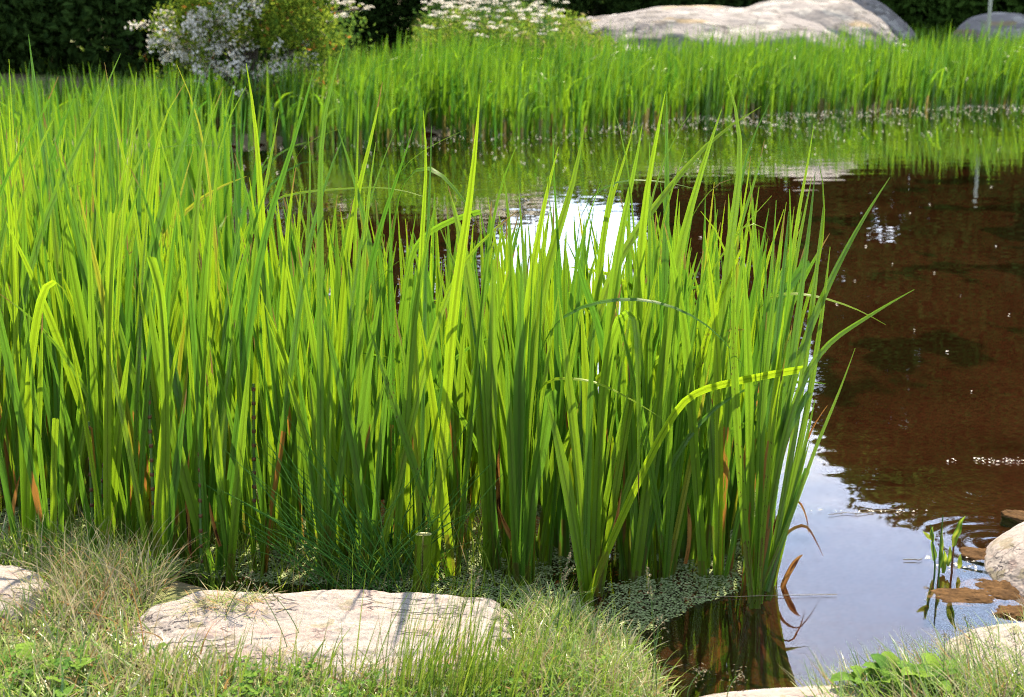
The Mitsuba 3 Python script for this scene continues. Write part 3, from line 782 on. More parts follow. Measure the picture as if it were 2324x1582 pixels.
tips2 = [
    ([(985, 335), (1040, 530), (1055, 680), (1030, 900), (1000, 1100)], 38), ([(1143, 478), (900, 640), (720, 860), (560, 1060), (450, 1280)], 36), ([(718, 390), (715, 600), (720, 850), (710, 1150)], 30),
    ([(712, 410), (660, 680), (620, 900), (600, 1150)], 36), ([(965, 490), (900, 680), (850, 850), (780, 1100)], 44), ([(862, 452), (735, 640), (660, 850)], 14), ([(580, 500), (560, 620), (480, 850), (430, 1100)], 20),
    ([(608, 560), (570, 780), (520, 1000), (480, 1250)], 38), ([(350, 550), (290, 850), (180, 1200), (130, 1500)], 50), ([(230, 660), (150, 1000), (90, 1400)], 34), ([(205, 570), (210, 800), (230, 1100)], 17),
    ([(460, 430), (530, 660), (560, 900)], 10), ([(500, 710), (440, 1000), (400, 1400)], 36), ([(1183, 455), (1140, 540), (1070, 700), (1040, 900), (1000, 1200)], 20), ([(1157, 630), (1120, 800), (1050, 1000), (1000, 1300)], 24),
    ([(1380, 555), (1350, 750), (1310, 950), (1270, 1250)], 22), ([(1395, 700), (1430, 880), (1420, 1100), (1330, 1400)], 34), ([(1270, 850), (1275, 1020), (1270, 1300)], 20), ([(1245, 940), (1150, 1250)], 22),
    ([(1190, 880), (1030, 1060), (900, 1250)], 12), ([(1085, 1035), (1000, 1250), (900, 1500)], 34), ([(705, 1000), (760, 1250), (800, 1500)], 38), ([(300, 960), (310, 1150), (420, 1500)], 34),
    ([(50, 830), (60, 960), (80, 1250)], 22), ([(1210, 900), (1180, 1300)], 20), ([(1450, 1050), (1310, 1300), (1200, 1566)], 38), ([(870, 950), (970, 1080), (1010, 1300)], 18), ([(270, 1090), (400, 1400)], 26),
    ([(1160, 1050), (1160, 1350), (1150, 1566)], 34), ([(530, 1180), (540, 1500)], 32), ([(1035, 1440), (1030, 1566)], 30), ([(660, 1100), (640, 1450)], 34), ([(100, 1150), (60, 1450)], 32), ([(880, 1120), (870, 1500)], 30),
    ([(1370, 800), (1310, 1100), (1260, 1400)], 24), ([(1350, 1060), (1300, 1300)], 18), ([(1095, 700), (1050, 1000), (960, 1300)], 18), ([(800, 670), (770, 760), (700, 1000)], 16), ([(640, 640), (640, 900)], 24),
    ([(960, 1000), (900, 1300)], 26), ([(420, 820), (330, 1100), (280, 1400)], 26), ([(1020, 1180), (930, 1500)], 30), ([(770, 850), (740, 1200)], 22), ([(545, 900), (500, 1250)], 28), ([(1240, 1200), (1150, 1500)], 26)]
for view, tips in ((c1, tips1), (c2, tips2)):
    for pts, w in tips:
        pts = [view(*q) for q in pts]
        (xa, ya), (xb, yb) = pts[-2], pts[-1]
        slope = np.clip((xb - xa) / max(yb - ya, 4), -0.6, 0.6)
        right = pts[0][0] > 740
        Yb = ri.uniform(2.95, 3.32) if not right else ri.uniform(2.93, 3.38)
        if pts[0][0] < 120: Yb = ri.uniform(3.2, 3.7)
        rr_ = CAM_H / Yb
        yb2 = 348.5 + FPX * math.tan(math.atan(rr_) - PITCH)
        xb2 = xb + slope * 0.5 * (yb2 - yb)
        lim_x = 790 - 0.35 * (yb2 - 480)
        xb2 = min(xb2, lim_x - ri.uniform(0, 40)) if xb2 > lim_x else xb2
        dY = ri.uniform(-0.10, 0.16)
        n = len(pts)
        hts = [(yb2 - q[1]) / (yb2 - pts[0][1]) for q in pts]
        C = [at(q[0], q[1], Yb + dY * h ** 1.3) for q, h in zip(pts, hts)][::-1]
        base = gr(xb2, yb2)
        if hts[-1] > 0.45:
            mid = at(xb2 + (xb - xb2) * 0.5 + slope * 0.1 * (yb2 - yb) * 0, (yb + yb2) / 2, Yb + dY * 0.2)
            C = [base, mid] + C
        else:
            C = [base] + C
        C[0] = C[0] + np.array([0, 0, -0.04])
        add_leaf(C, w * 0.22237 / FPX * Yb * 1.15, rand_side(0.3))

# leaves that are bent, broken, cut or withered, each as the photograph shows it: points from base to tip on the 2324 wide view, distance at base and tip, width in metres
R = 'right end iris plant '
heroes = [
    ([(1190, 1290), (1205, 1000), (1240, 760), (1320, 695), (1440, 677), (1540, 700), (1620, 750), (1690, 835)], 2.93, 2.82, 0.011, 'leaf arching over in a wide bow', 'iris plant with a thin leaf arching to the right in front of the bed', {}),
    ([(1350, 1290), (1370, 900), (1393, 757), (1420, 697), (1436, 692), (1444, 720), (1447, 800), (1450, 1000), (1449, 1140)], 2.93, 2.80, 0.02, 'leaf folded over with its tip hanging straight down', 'iris plant with one leaf folded and hanging straight down', {}),
    ([(1333, 1366), (1449, 1093), (1514, 967), (1555, 907), (1590, 886), (1656, 869), (1740, 852), (1820, 838)], 2.93, 2.86, 0.0185, 'leaf bent sideways to the right with a blunt cut end', 'leaning iris plant with a leaf bent flat to the right and cut off square', dict(cut=True)),
    ([(1200, 1280), (1205, 1000), (1228, 875), (1270, 856), (1340, 864), (1420, 900), (1510, 955)], 2.93, 2.82, 0.008, 'thin drooping leaf', 'iris plant with a thin leaf drooping to the right, below the wide bow', {}),
    ([(1715, 1345), (1750, 1150), (1790, 960), (1830, 850), (1880, 780), (1960, 725), (2075, 657)], 2.93, 2.95, 0.013, 'leaf curving far out over the brown water', R + 'with a leaf curving far out over the brown water', {}),
    ([(1700, 1340), (1750, 1080), (1822, 790), (1888, 630), (1940, 530), (2020, 402)], 2.98, 3.1, 0.015, 'long straight leaf leaning right', R + 'with a long straight leaf leaning over the water', {}),
    ([(1690, 1250), (1700, 900), (1715, 720), (1745, 672), (1810, 665), (1900, 685), (2010, 737)], 3.1, 2.98, 0.011, 'leaf nodding over the water', R + 'with a thin leaf nodding down to the water', {}),
    ([(1290, 1200), (1300, 700), (1320, 480), (1353, 434), (1430, 406), (1500, 412), (1588, 431)], 3.3, 3.3, 0.010, 'thin leaf bowed to the right', 'iris plant with a thin leaf bowed to the right before the mirrored sky', {}),
    ([(1500, 1250), (1530, 750), (1570, 485), (1600, 450), (1630, 411), (1665, 405)], 3.25, 3.25, 0.017, 'leaf with a bent tip', 'iris plant with a leaf bent over at its tip', {}),
    ([(1620, 1250), (1640, 800), (1650, 560), (1700, 505), (1730, 505), (1747, 545)], 3.2, 3.2, 0.010, None, None, {}),
    ([(890, 1200), (880, 700), (903, 454), (924, 399), (961, 371), (984, 378), (1010, 404), (1065, 470), (1095, 535)], 3.4, 3.3, 0.022, 'leaf snapped over at its top', 'iris plant with a broad leaf snapped over near its top', {}),
    ([(60, 1250), (65, 900), (76, 772), (106, 641), (120, 626), (140, 640), (160, 690), (192, 787), (200, 900)], 2.99, 2.9, 0.016, 'leaf folded over with its tip hanging', 'iris plant near the left edge with a leaf folded over and hanging', {}),
    ([(640, 1100), (660, 500), (671, 348), (707, 318), (786, 288)], 3.5, 3.5, 0.010, None, None, {}),
    ([(830, 1200), (850, 700), (890, 420), (924, 368), (990, 325), (1062, 292)], 3.4, 3.4, 0.010, None, None, {}),
    ([(780, 1250), (800, 900), (828, 676), (870, 620), (934, 575)], 3.1, 3.0, 0.009, None, None, {}),
    ([(1640, 1250), (1700, 900), (1746, 707), (1802, 636), (1832, 593)], 3.1, 3.1, 0.018, 'leaf with its tip cut off', R + 'with a broad leaf cut off near the top', dict(cut=True)),
    ([(1721, 1351), (1745, 1180), (1780, 1010), (1835, 891)], 2.92, 2.94, 0.013, 'leaf cut off square', R + 'with two low leaves cut off square', dict(cut=True)),
    ([(1741, 1343), (1770, 1240), (1832, 1066)], 2.93, 2.94, 0.012, 'short leaf cut off square', None, dict(cut=True)),
    ([(1725, 1340), (1800, 1160), (1850, 1020), (1900, 900), (1941, 790)], 2.94, 2.98, 0.007, 'narrow leaf leaning out', None, {}),
    ([(1227, 1194), (1260, 1080), (1290, 990), (1318, 909)], 3.05, 3.0, 0.013, 'yellowed leaf with brown spots', 'iris plant with a short yellowed leaf spotted brown', {}),
    ([(1191, 1320), (1205, 1150), (1235, 990), (1252, 884)], 2.92, 2.88, 0.024, 'broad leaf with a ragged cut end', 'iris plant with a broad bright leaf cut ragged at mid height', dict(cut=True)),
    ([(240, 1250), (245, 800), (255, 484)], 2.97, 2.95, 0.018, 'leaf with a notched cut end', 'iris plant with a tall leaf cut off in a notch, left half of the bed', dict(cut=True)),
    ([(355, 1250), (375, 900), (366, 681), (343, 583)], 2.94, 2.9, 0.018, 'yellow leaf cut off straight', 'iris plant with a yellow leaf cut off straight at mid height', dict(cut=True)),
    ([(116, 1255), (122, 1100), (126, 950)], 2.95, 2.94, 0.014, 'low leaf cut off square', 'iris plant near the left edge with a low leaf cut off square', dict(cut=True)),
    ([(525, 1315), (512, 1200), (498, 1122)], 2.93, 2.92, 0.018, 'low cut leaf', 'iris plant cut low behind the rock slab, two square stubs', dict(cut=True)),
    ([(528, 1315), (520, 1180), (513, 1088)], 2.96, 2.95, 0.012, 'low cut leaf', None, dict(cut=True)),
    ([(890, 820), (940, 560), (985, 520), (1030, 498), (1090, 480)], 3.4, 3.3, 0.012, None, None, dict(cut=True)),
    ([(560, 1150), (575, 700), (605, 460), (690, 435), (790, 428), (860, 424), (965, 447)], 3.4, 3.3, 0.011, 'leaf lying almost level', 'iris plant with a leaf lying almost level across the others', {}),
    ([(1738, 1338), (1775, 1150), (1815, 900), (1850, 640), (1868, 470)], 2.95, 3.05, 0.014, None, None, {}),
    ([(1745, 1335), (1790, 1130), (1840, 880), (1884, 560)], 2.95, 3.0, 0.013, None, None, {}),
    ([(1725, 1342), (1760, 1100), (1800, 800), (1835, 530), (1850, 390)], 2.95, 3.05, 0.014, None, None, {}),
    ([(1750, 1332), (1785, 1180), (1820, 1040), (1850, 905)], 2.95, 2.97, 0.010, None, None, {}),
    ([(1700, 1335), (1740, 1000), (1770, 700), (1790, 480)], 2.96, 3.05, 0.014, None, None, {}),
    ([(1755, 1330), (1785, 1200), (1812, 1090), (1838, 1000)], 2.96, 2.97, 0.009, None, None, {}),
    ([(100, 1100), (105, 700), (122, 448), (165, 420), (217, 401)], 3.4, 3.4, 0.010, None, None, {}),
    ([(300, 1100), (310, 600), (322, 346), (380, 332), (450, 328), (500, 332)], 3.5, 3.5, 0.009, None, None, {}),
]
ARCHED = {0, 3, 6, 7, 8, 9, 10, 12, 13, 14, 27, 34, 35}
for hi, (pts, y0, y1, w, lab, plab, kw) in enumerate(heroes):
    y0 = min(y0, gr(*F(*pts[0]))[1] + 0.0) if pts[0][1] > 1300 else y0
    n = len(pts)
    C = [at(*F(*q), y0 + (y1 - y0) * (i / (n - 1)) ** 1.2) for i, q in enumerate(pts)]
    C[0] = C[0].copy()
    if C[0][2] > 0.0 or C[0][2] < -0.05: C[0] = np.array([C[0][0], C[0][1], -0.03])
    if hi in ARCHED:
        add_leaf(C, w * 1.3, np.array([0.25, 1.0, 0.50]), lab, plab, new=plab is not None, nseg=28, fixed=True, **kw)
    else:
        add_leaf(C, w * 1.1, rand_side(0.2), lab, plab, new=plab is not None, nseg=26, **kw)

# withered leaves near the water
for pts, y0, w, lab in [([(1338, 1366), (1365, 1290), (1395, 1200), (1410, 1110)], 2.92, 0.010, 'orange withered leaf with dark spots'), ([(1175, 1330), (1180, 1260), (1150, 1200), (1130, 1150)], 2.95, 0.013, 'withered orange leaf'), ([(1385, 1180), (1395, 1080), (1400, 1010)], 3.05, 0.011, 'yellow brown leaf with spots'),
                        ([(1690, 1180), (1700, 1110), (1695, 1070)], 3.0, 0.012, 'yellow leaf tip with brown spots'), ([(1555, 1280), (1565, 1210), (1560, 1140)], 2.98, 0.011, 'yellowed leaf with brown spots'), ([(1740, 1250), (1800, 1080), (1850, 960), (1878, 920)], 2.96, 0.007, 'thin orange withered leaf'),
                        ([(432, 1270), (425, 1150), (430, 1020)], 3.0, 0.009, 'withered brown leaf'), ([(1752, 1320), (1785, 1210), (1825, 1190), (1850, 1225), (1868, 1262)], 2.97, 0.007, 'limp brown leaf trailing to the water'), ([(1748, 1300), (1775, 1160), (1805, 1130), (1828, 1165), (1835, 1210)], 3.0, 0.006, 'limp brown leaf hanging over the water'), ([(20, 1270), (30, 1150), (45, 1080)], 3.05, 0.010, 'orange withered leaf'), ([(1040, 1280), (1050, 1180), (1045, 1130)], 3.0, 0.009, 'yellow leaf with brown spots'), ([(1135, 1200), (1130, 1080), (1135, 1000)], 3.05, 0.010, 'yellow leaf with brown spots'), ([(500, 1240), (480, 1170), (475, 1140)], 2.97, 0.008, 'rusty leaf tip')]:
    C = [at(*F(*q), y0) for q in pts]
    p = nearest_plant(C[0], 0.25, 12) or plants[0]
    p['leaves'].append((C, w, rand_side(0.3), lab, 'withered_bsdf', {}))

# plants that fill the bed between them
bed_px = [(-90, 545), (60, 556), (150, 574), (300, 584), (440, 588), (560, 596), (640, 588), (720, 592), (756, 595), (782, 540), (797, 480), (800, 455), (700, 440), (560, 452), (430, 432), (250, 408), (60, 400), (-120, 400)]
bed = Polygon([tuple(gr(*q)[:2]) for q in bed_px]).buffer(-0.055)
bx0, by0, bx1, by1 = bed.bounds


def grow(p, n, hmin, hmax):
    f = p['fan']
    for k in range(n):
        a0 = ri.normal(0, 0.085) + 0.11 * (k - (n - 1) / 2) / max(n / 2, 1)
        Lf = ri.uniform(hmin, hmax)
        bend = ri.normal(0, 0.07) + np.sign(a0) * abs(ri.normal(0, 0.06))
        if ri.random() < 0.03: bend = np.sign(a0) * ri.uniform(0.9, 1.9)
        s = np.linspace(0, 1, 8)
        th = a0 + bend * s ** 2.2
        st = Lf / 7
        hor = np.concatenate([[0], np.cumsum(np.sin((th[1:] + th[:-1]) / 2) * st)])
        ver = np.concatenate([[0], np.cumsum(np.cos((th[1:] + th[:-1]) / 2) * st)])
        g = np.array([-f[1], f[0], 0]) * ri.normal(0, 0.05) * Lf
        b = p['base'] * [1, 1, 0] + f * (ri.uniform(-0.018, 0.018)) + np.array([-f[1], f[0], 0]) * ri.normal(0, 0.004) + [0, 0, -0.03]
        C = b + f[None] * hor[:, None] + np.array([0, 0, 1.0]) * ver[:, None] + g[None] * (s ** 1.5)[:, None]
        side = f + np.array([-f[1], f[0], 0]) * ri.normal(0, 0.15)
        p['leaves'].append((C, ri.uniform(0.011, 0.019) * (1.5 if ri.random() < 0.22 else 1.0), side, None, 'iris_leaf_bsdf', dict(nseg=13, twist=ri.normal(0, 0.18))))


def height_cap(b):
    px = 512 + b[0] / b[1] * FPX
    if 470 < px < 665: return 0.50, 0.80
    if px > 665: return 0.50, 0.86
    if px < 130: return 0.55, 1.0
    return 0.45, 0.80


for p in plants:
    h0, h1 = height_cap(p['base'])
    n0 = len(p['leaves'])
    if n0 < 5: grow(p, 5 - n0 if n0 > 1 else 3, h0, h1)
tries = 0
while len(plants) < 285 and tries < 9000:
    tries += 1
    b = np.array([ri.uniform(bx0, bx1), ri.uniform(by0, by1), 0])
    if not bed.contains(Point(b[0], b[1])): continue
    if min(np.hypot(*(q['base'][:2] - b[:2])) for q in plants) < 0.058: continue
    a = ri.normal(0, 0.42)
    p = dict(base=b, fan=np.array([math.cos(a), math.sin(a), 0]), leaves=[], label=None)
    plants.append(p)
    h0, h1 = height_cap(b)
    grow(p, int(ri.integers(5, 8)), h0, h1)

for p in plants:
    key = numbered('iris_plant')
    if p['label']:
        tag(key, p['label'], 'iris plant')
    else:
        zx = 512 + p['base'][0] / p['base'][1] * FPX
        zn = ('at the left edge of the view' if zx < 110 else 'behind the dry grass tuft' if zx < 250 else 'behind the pale rock slab' if zx < 440 else 'behind the duckweed' if zx < 640 else 'at the right end of the bed')
        row = 'front row' if p['base'][1] < 3.2 else 'back row'
        tag(key, f'{row} iris plant of upright sword shaped leaves {zn}', 'iris plant', f'{row} iris plants {zn}')
    for C, w, side, lab, mat, k in p['leaves']:
        m, uv = blade(C, w, side, **k)
        part(key, 'leaf', m, mat, smooth=True, uv=uv, label=lab)

# second bed on the left, farther back
r = np.random.default_rng(450)
left_bed = Polygon([(-1.35, 4.7), (-0.98, 5.6), (-1.30, 7.0), (-1.75, 8.6), (-2.3, 10.2), (-4.6, 10.4), (-3.2, 6), (-2.2, 4.3)])
lb = left_bed.bounds
done = 0
spots = []
while done < 105:
    b = np.array([r.uniform(lb[0], lb[2]), r.uniform(lb[1], lb[3])])
    if not left_bed.contains(Point(*b)) or (spots and min(np.hypot(*(s - b)) for s in spots) < 0.13): continue
    spots.append(b); done += 1
    nb = int(r.integers(7, 11))
    base = np.column_stack([b[0] + r.normal(0, 0.04, nb), b[1] + r.normal(0, 0.04, nb), np.full(nb, -0.02)])
    (m, uv) = ribbons(base, r.uniform(0.55, 0.95, nb), np.abs(r.normal(0, 0.12, nb)), np.where(r.random(nb) < 0.08, 1.6, r.normal(0.1, 0.15, nb)), r.uniform(0, 6.3, nb), r.normal(0, 0.6, nb), r.uniform(0.014, 0.024, nb), 9, 2.2, 0.5, ids=r.integers(0, 4000, nb))
    key = numbered('reed_clump')
    put(key, m, 'reed_bsdf', uv=uv)
    tag(key, 'clump of green reed leaves on the left behind the near iris bed', 'reeds', 'reed clumps on the left behind the irises')

# cut stem behind the slab: hollow, with a split down its side
c = gr(*F(955, 1345)); top = at(*F(961, 1212), c[1])
key = numbered('cut_stem')
tag(key, 'thick cut off green iris stem standing behind the rock slab', 'stem')
n = 16
ang = np.linspace(0.10, 2 * np.pi - 0.10, n) - np.pi / 2
zz = np.linspace(-0.03, top[2], 7)
outer, inner = [], []
for i, z_ in enumerate(zz):
    cx = c[0] + (top[0] - c[0]) * i / 6
    k = 1 + 0.05 * math.sin(i)
    outer.append(np.column_stack([cx + 0.019 * k * np.cos(ang), c[1] + 0.012 * k * np.sin(ang), np.full(n, z_)]))
    inner.append(np.column_stack([cx + 0.014 * k * np.cos(ang), c[1] + 0.008 * k * np.sin(ang), np.full(n, z_ - 0.001)]))
Vv = np.vstack(outer)
q = np.array([[i * n + j, i * n + j + 1, (i + 1) * n + j + 1, (i + 1) * n + j] for i in range(6) for j in range(n - 1)])
uvs = np.column_stack([np.tile(0.5 + 0.4 * np.cos(ang), 7), np.repeat(np.maximum(zz, 0) / 2, n)]) + [3001, 0]
part(key, 'sheath', (Vv, q), 'iris_leaf_bsdf', smooth=True, uv=uvs)
ring = np.vstack([outer[-1], inner[-1]])
part(key, 'cut_rim', (ring, np.array([[j, j + 1, n + j + 1, n + j] for j in range(n - 1)])), 'cut_pith_bsdf')
Vi = np.vstack(inner)
part(key, 'pith', (Vi, q[:, ::-1]), 'cut_pith_bsdf', smooth=True)

# red withered stub at the water's edge
C = [at(*F(*q), 2.92) for q in [(1774, 1338), (1786, 1308), (1800, 1283), (1814, 1264), (1822, 1259)]]
key = numbered('withered_stub')
m, uv = blade(C, 0.014, [1, 0.2, 0], nseg=14, taper=0.3)
put(key, m, 'withered_bsdf', smooth=True, uv=uv)
tag(key, 'rust red withered leaf stub curling out of the water at the right of the irises', 'leaf')

# horsetails: jointed stems with dark bands
for k, (bx_, by_, tx, ty, Y) in enumerate([(690, 820, 660, 20, 2.99), (752, 870, 738, 420, 2.98), (893, 830, 897, 380, 2.97), (412, 800, 398, 330, 3.03), (1128, 600, 1140, 160, 3.1), (420, 880, 470, 500, 3.0)]):
    b, t_ = at(*c3(bx_, by_), Y), at(*c3(tx, ty), Y + 0.03)
    b = b.copy(); b[2] = -0.02
    key = numbered('horsetail')
    tag(key, ['tallest banded horsetail stem among the left irises', 'banded horsetail stem right of the tallest one', 'banded horsetail stem left of the cut iris stubs', 'banded horsetail stem nearest the left dry tuft', 'banded horsetail stem left of the rush clump', 'short banded horsetail stem by the left dry tuft'][k], 'horsetail')
    L_ = np.linalg.norm(t_ - b)
    part(key, 'stem', tube(np.linspace(b, t_, 8), np.linspace(0.0042, 0.0032, 8), 8), 'green_stem_bsdf', smooth=True)
    nb = int(L_ / 0.033)
    bands = [tube(np.array([b + (t_ - b) * (j + 0.5) / nb, b + (t_ - b) * ((j + 0.5) / nb + 0.008 / L_)]), [0.0048, 0.0050], 8) for j in range(nb)]
    for bnd in bands: part(key, 'joint_band', bnd, 'band_bsdf', smooth=True)

# rush clump
r = np.random.default_rng(470)
key = numbered('rush_clump')
tag(key, 'clump of thin dark green rushes leaning left behind the rock slab', 'rushes')
N = 85
base = np.column_stack([-0.30 + r.normal(0, 0.07, N), 2.93 + r.normal(0, 0.05, N), np.full(N, -0.01)])
st = []
ids = []
for i in range(N):
    L_ = r.uniform(0.2, 0.48)
    head = math.pi + r.normal(0, 0.5) if r.random() < 0.78 else r.uniform(-1, 1)
    th = np.abs(r.normal(0.62, 0.32)) + r.uniform(0, 0.4) * np.linspace(0, 1, 7)
    hor = np.concatenate([[0], np.cumsum(np.sin(th[1:]) * L_ / 6)]); ver = np.concatenate([[0], np.cumsum(np.cos(th[1:]) * L_ / 6)])
    pts = base[i] + np.column_stack([hor * math.cos(head), hor * math.sin(head) * 0.4, ver])
    st.append(tube(pts, np.linspace(0.0016, 0.0007, 7), 5, cap=False)); ids += [i + 0.5] * len(st[-1].vertices)
m = trimesh.util.concatenate(st)
put(key, m, 'rush_bsdf', smooth=True, uv=np.column_stack([ids, np.zeros(len(ids))]))

# duckweed between the irises
r = np.random.default_rng(480)
N = 190000
x = r.uniform(-1.3, 0.72, N); y = r.uniform(2.45, 4.2, N)
dz = shore_dist(x, y)
q = np.stack([x, y, x * 0], -1)
edge = Polygon([tuple(gr(*p_)[:2]) for p_ in [(-80, 560), (380, 590), (480, 596), (545, 612), (585, 632), (628, 656), (650, 640), (668, 622), (690, 606), (735, 592), (765, 570), (785, 520), (760, 470), (600, 450), (300, 430), (-60, 420)]]).buffer(0.01)
ins = shapely.contains(edge, shapely.points(x, y))
dens = vfbm(q * 6.0, 4, 3) + 0.10 * np.clip((3.0 - y) / 0.4, -1, 1)
dedge = shapely.distance(shapely.points(x, y), edge.exterior)
keep = ins & (dz < -0.002) & (dens + 0.3 * np.minimum(dedge / 0.08, 1) + 0.06 * r.random(N) > 0.585)
x, y = x[keep], y[keep]; N = len(x)
a = r.uniform(0, 6.3, N)
rad = r.uniform(0.0017, 0.0033, N)
k5 = np.arange(5) * 2 * np.pi / 5
ang = a[:, None] + k5[None]
tiltx, tilty = r.normal(0, 0.12, N), r.normal(0, 0.12, N)
ox, oy = rad[:, None] * np.cos(ang), rad[:, None] * np.sin(ang) * 0.8
V5 = np.stack([x[:, None] + ox, y[:, None] + oy, 0.0032 + r.uniform(0, 0.0012, N)[:, None] + ox * tiltx[:, None] + oy * tilty[:, None]], -1).reshape(-1, 3)
tri = np.array([[0, 1, 2], [0, 2, 3], [0, 3, 4]])
ff = (np.arange(N)[:, None, None] * 5 + tri[None]).reshape(-1, 3)
put('duckweed', (V5, ff), 'duckweed_bsdf', uv=np.column_stack([np.repeat(np.arange(N) % 4096 + 0.5, 5), np.zeros(5 * N)]))
tag('duckweed', 'mat of tiny duckweed leaves on the water between and before the irises', 'duckweed', kind='stuff')

# plant growing in the open water at the right
r = np.random.default_rng(490)
key = numbered('water_plant')
tag(key, 'small plant with wavy lance shaped leaves standing in the open water, lower right', 'water plant')
w0 = gr(*F(2165, 1300))
Yw = w0[1]


def stemline(pts, rad):
    return tube([at(*F(*q), Yw) for q in pts], rad, 6)


part(key, 'stem', stemline([(2163, 1350), (2160, 1290), (2165, 1230), (2178, 1195)], [0.0025, 0.0025, 0.002, 0.0015]), 'band_bsdf', smooth=True, label='dark red stem of the tallest leaf')
part(key, 'stem', stemline([(2130, 1340), (2132, 1270), (2136, 1210), (2140, 1170)], [0.0022, 0.002, 0.0018, 0.001]), 'green_stem_bsdf', smooth=True)
part(key, 'stem', stemline([(2120, 1330), (2122, 1280), (2116, 1220), (2112, 1190)], [0.0022, 0.002, 0.0018, 0.001]), 'green_stem_bsdf', smooth=True)
for pts, w in [([(2163, 1240), (2172, 1210), (2180, 1188), (2190, 1170)], 0.016), ([(2116, 1225), (2105, 1215), (2095, 1207)], 0.010), ([(2121, 1275), (2119, 1250), (2114, 1222)], 0.013), ([(2136, 1290), (2137, 1250), (2138, 1195)], 0.011), ([(2140, 1300), (2143, 1270), (2144, 1250)], 0.012), ([(2152, 1285), (2156, 1262), (2157, 1240)], 0.010), ([(2175, 1290), (2179, 1272), (2180, 1258)], 0.009), ([(2117, 1230), (2115, 1212), (2117, 1195)], 0.008)]:
    C = np.array([at(*F(*q), Yw + r.normal(0, 0.004)) for q in pts])
    m, uv = blade(C, w * 1.5, [1, r.normal(0, 0.4), 0], nseg=12, taper=0.75, base_w=0.3)
    V_, q_ = m
    V_ = V_ + np.array([0, 1, 0]) * 0.003 * np.sin(uv[:, 1] * 330)[:, None]
    part(key, 'leaf', (V_, q_), 'water_plant_bsdf', smooth=True, uv=uv)
m, uv = petals(np.array([[w0[0] - 0.062, Yw], [w0[0] - 0.057, Yw - 0.004], [w0[0] - 0.06, Yw + 0.006]]), np.array([0.016, 0.013, 0.014]), r, 0.035)
part(key, 'flower', m, 'petal_bsdf', uv=uv)

# floating straws and a twig
for k, (a_, b_, rad) in enumerate([((1545, 1356), (1900, 1349), 0.0008), ((2243, 1287), (2285, 1296), 0.0018), ((2050, 1270), (2092, 1268), 0.0012), ((1880, 1168), (2050, 1155), 0.0009)]):
    p0, p1 = gr(*F(*a_), 0.004), gr(*F(*b_), 0.004)
    key = numbered('floating_straw')
    pts = np.linspace(p0, p1, 6); pts[1:-1, 1] += np.random.default_rng(k).normal(0, 0.003, 4)
    put(key, tube(pts, rad, 5), 'dry_stem_bsdf', smooth=True)
    tag(key, ['long thin straw lying on the water at the foot of the irises', 'short pale straw lying by the right boulder', 'small dry twig floating left of the water plant', 'thin straw floating where the tree reflection ends'][k], 'straw')
# scum: bits of foam and petals where the reflections end
r = np.random.default_rng(500)
xy = np.vstack([np.column_stack([gr(*F(2300, 1048))[0] + r.normal(0, 0.07, 60), gr(*F(2300, 1048))[1] + r.normal(0, 0.012, 60)]), np.column_stack([gr(*F(1980, 1162))[0] + r.normal(0, 0.09, 26), gr(*F(1980, 1162))[1] + r.normal(0, 0.006, 26)]), np.column_stack([gr(*F(2170, 1285))[0] + r.normal(0, 0.03, 22), gr(*F(2170, 1285))[1] + r.normal(0, 0.02, 22)])])
m, uv = petals(xy, r.uniform(0.004, 0.011, len(xy)), r)
put('floating_scum', m, 'petal_bsdf', uv=uv)
tag('floating_scum', 'drifts of white specks on the water at the right', 'petals', kind='stuff')

# ------------------------------------------------------------------ the near bank: grass, dry tufts, stalks, broad leaved plants
r = np.random.default_rng(600)


def scatter(n, x0, x1, y0, y1, r, maxrock=0.01, dmin=0.004):
    x, y = r.uniform(x0, x1, n), r.uniform(y0, y1, n)
    d = shore_dist(x, y)
    rk = over_rock(x, y)
    gz = ground_z(x, y)
    ok = (d > dmin) & (rk < gz + maxrock) & ~((y > 2.60) & (x > -0.74) & (x < 0.03))
    return x[ok], y[ok], gz[ok]


x, y, z = scatter(52000, -1.45, 1.5, 1.75, 3.05, r)
edgefade = np.ones(len(x))
N = len(x)
tall = vfbm(np.stack([x * 3, y * 3, x * 0], -1), 3, 5)
L = r.uniform(0.03, 0.085, N) * (0.6 + 0.9 * tall)
lying = r.random(N) < 0.72
hd = r.uniform(0, 6.3, N)
(m, uv) = ribbons(np.column_stack([x, y, z - 0.004]), L, np.where(lying, r.uniform(0.7, 1.35, N), np.abs(r.normal(0, 0.4, N))), r.uniform(0, 0.9, N) * np.where(lying, 0.4, 1.0), hd, hd + np.pi / 2 + r.normal(0, 0.5, N), r.uniform(0.0022, 0.0052, N), 5, 1.5, 0.6)
put('lawn_grass', m, 'lawn_bsdf', uv=uv)
tag('lawn_grass', 'short matted green and straw coloured grass on the near bank', 'grass', kind='stuff')

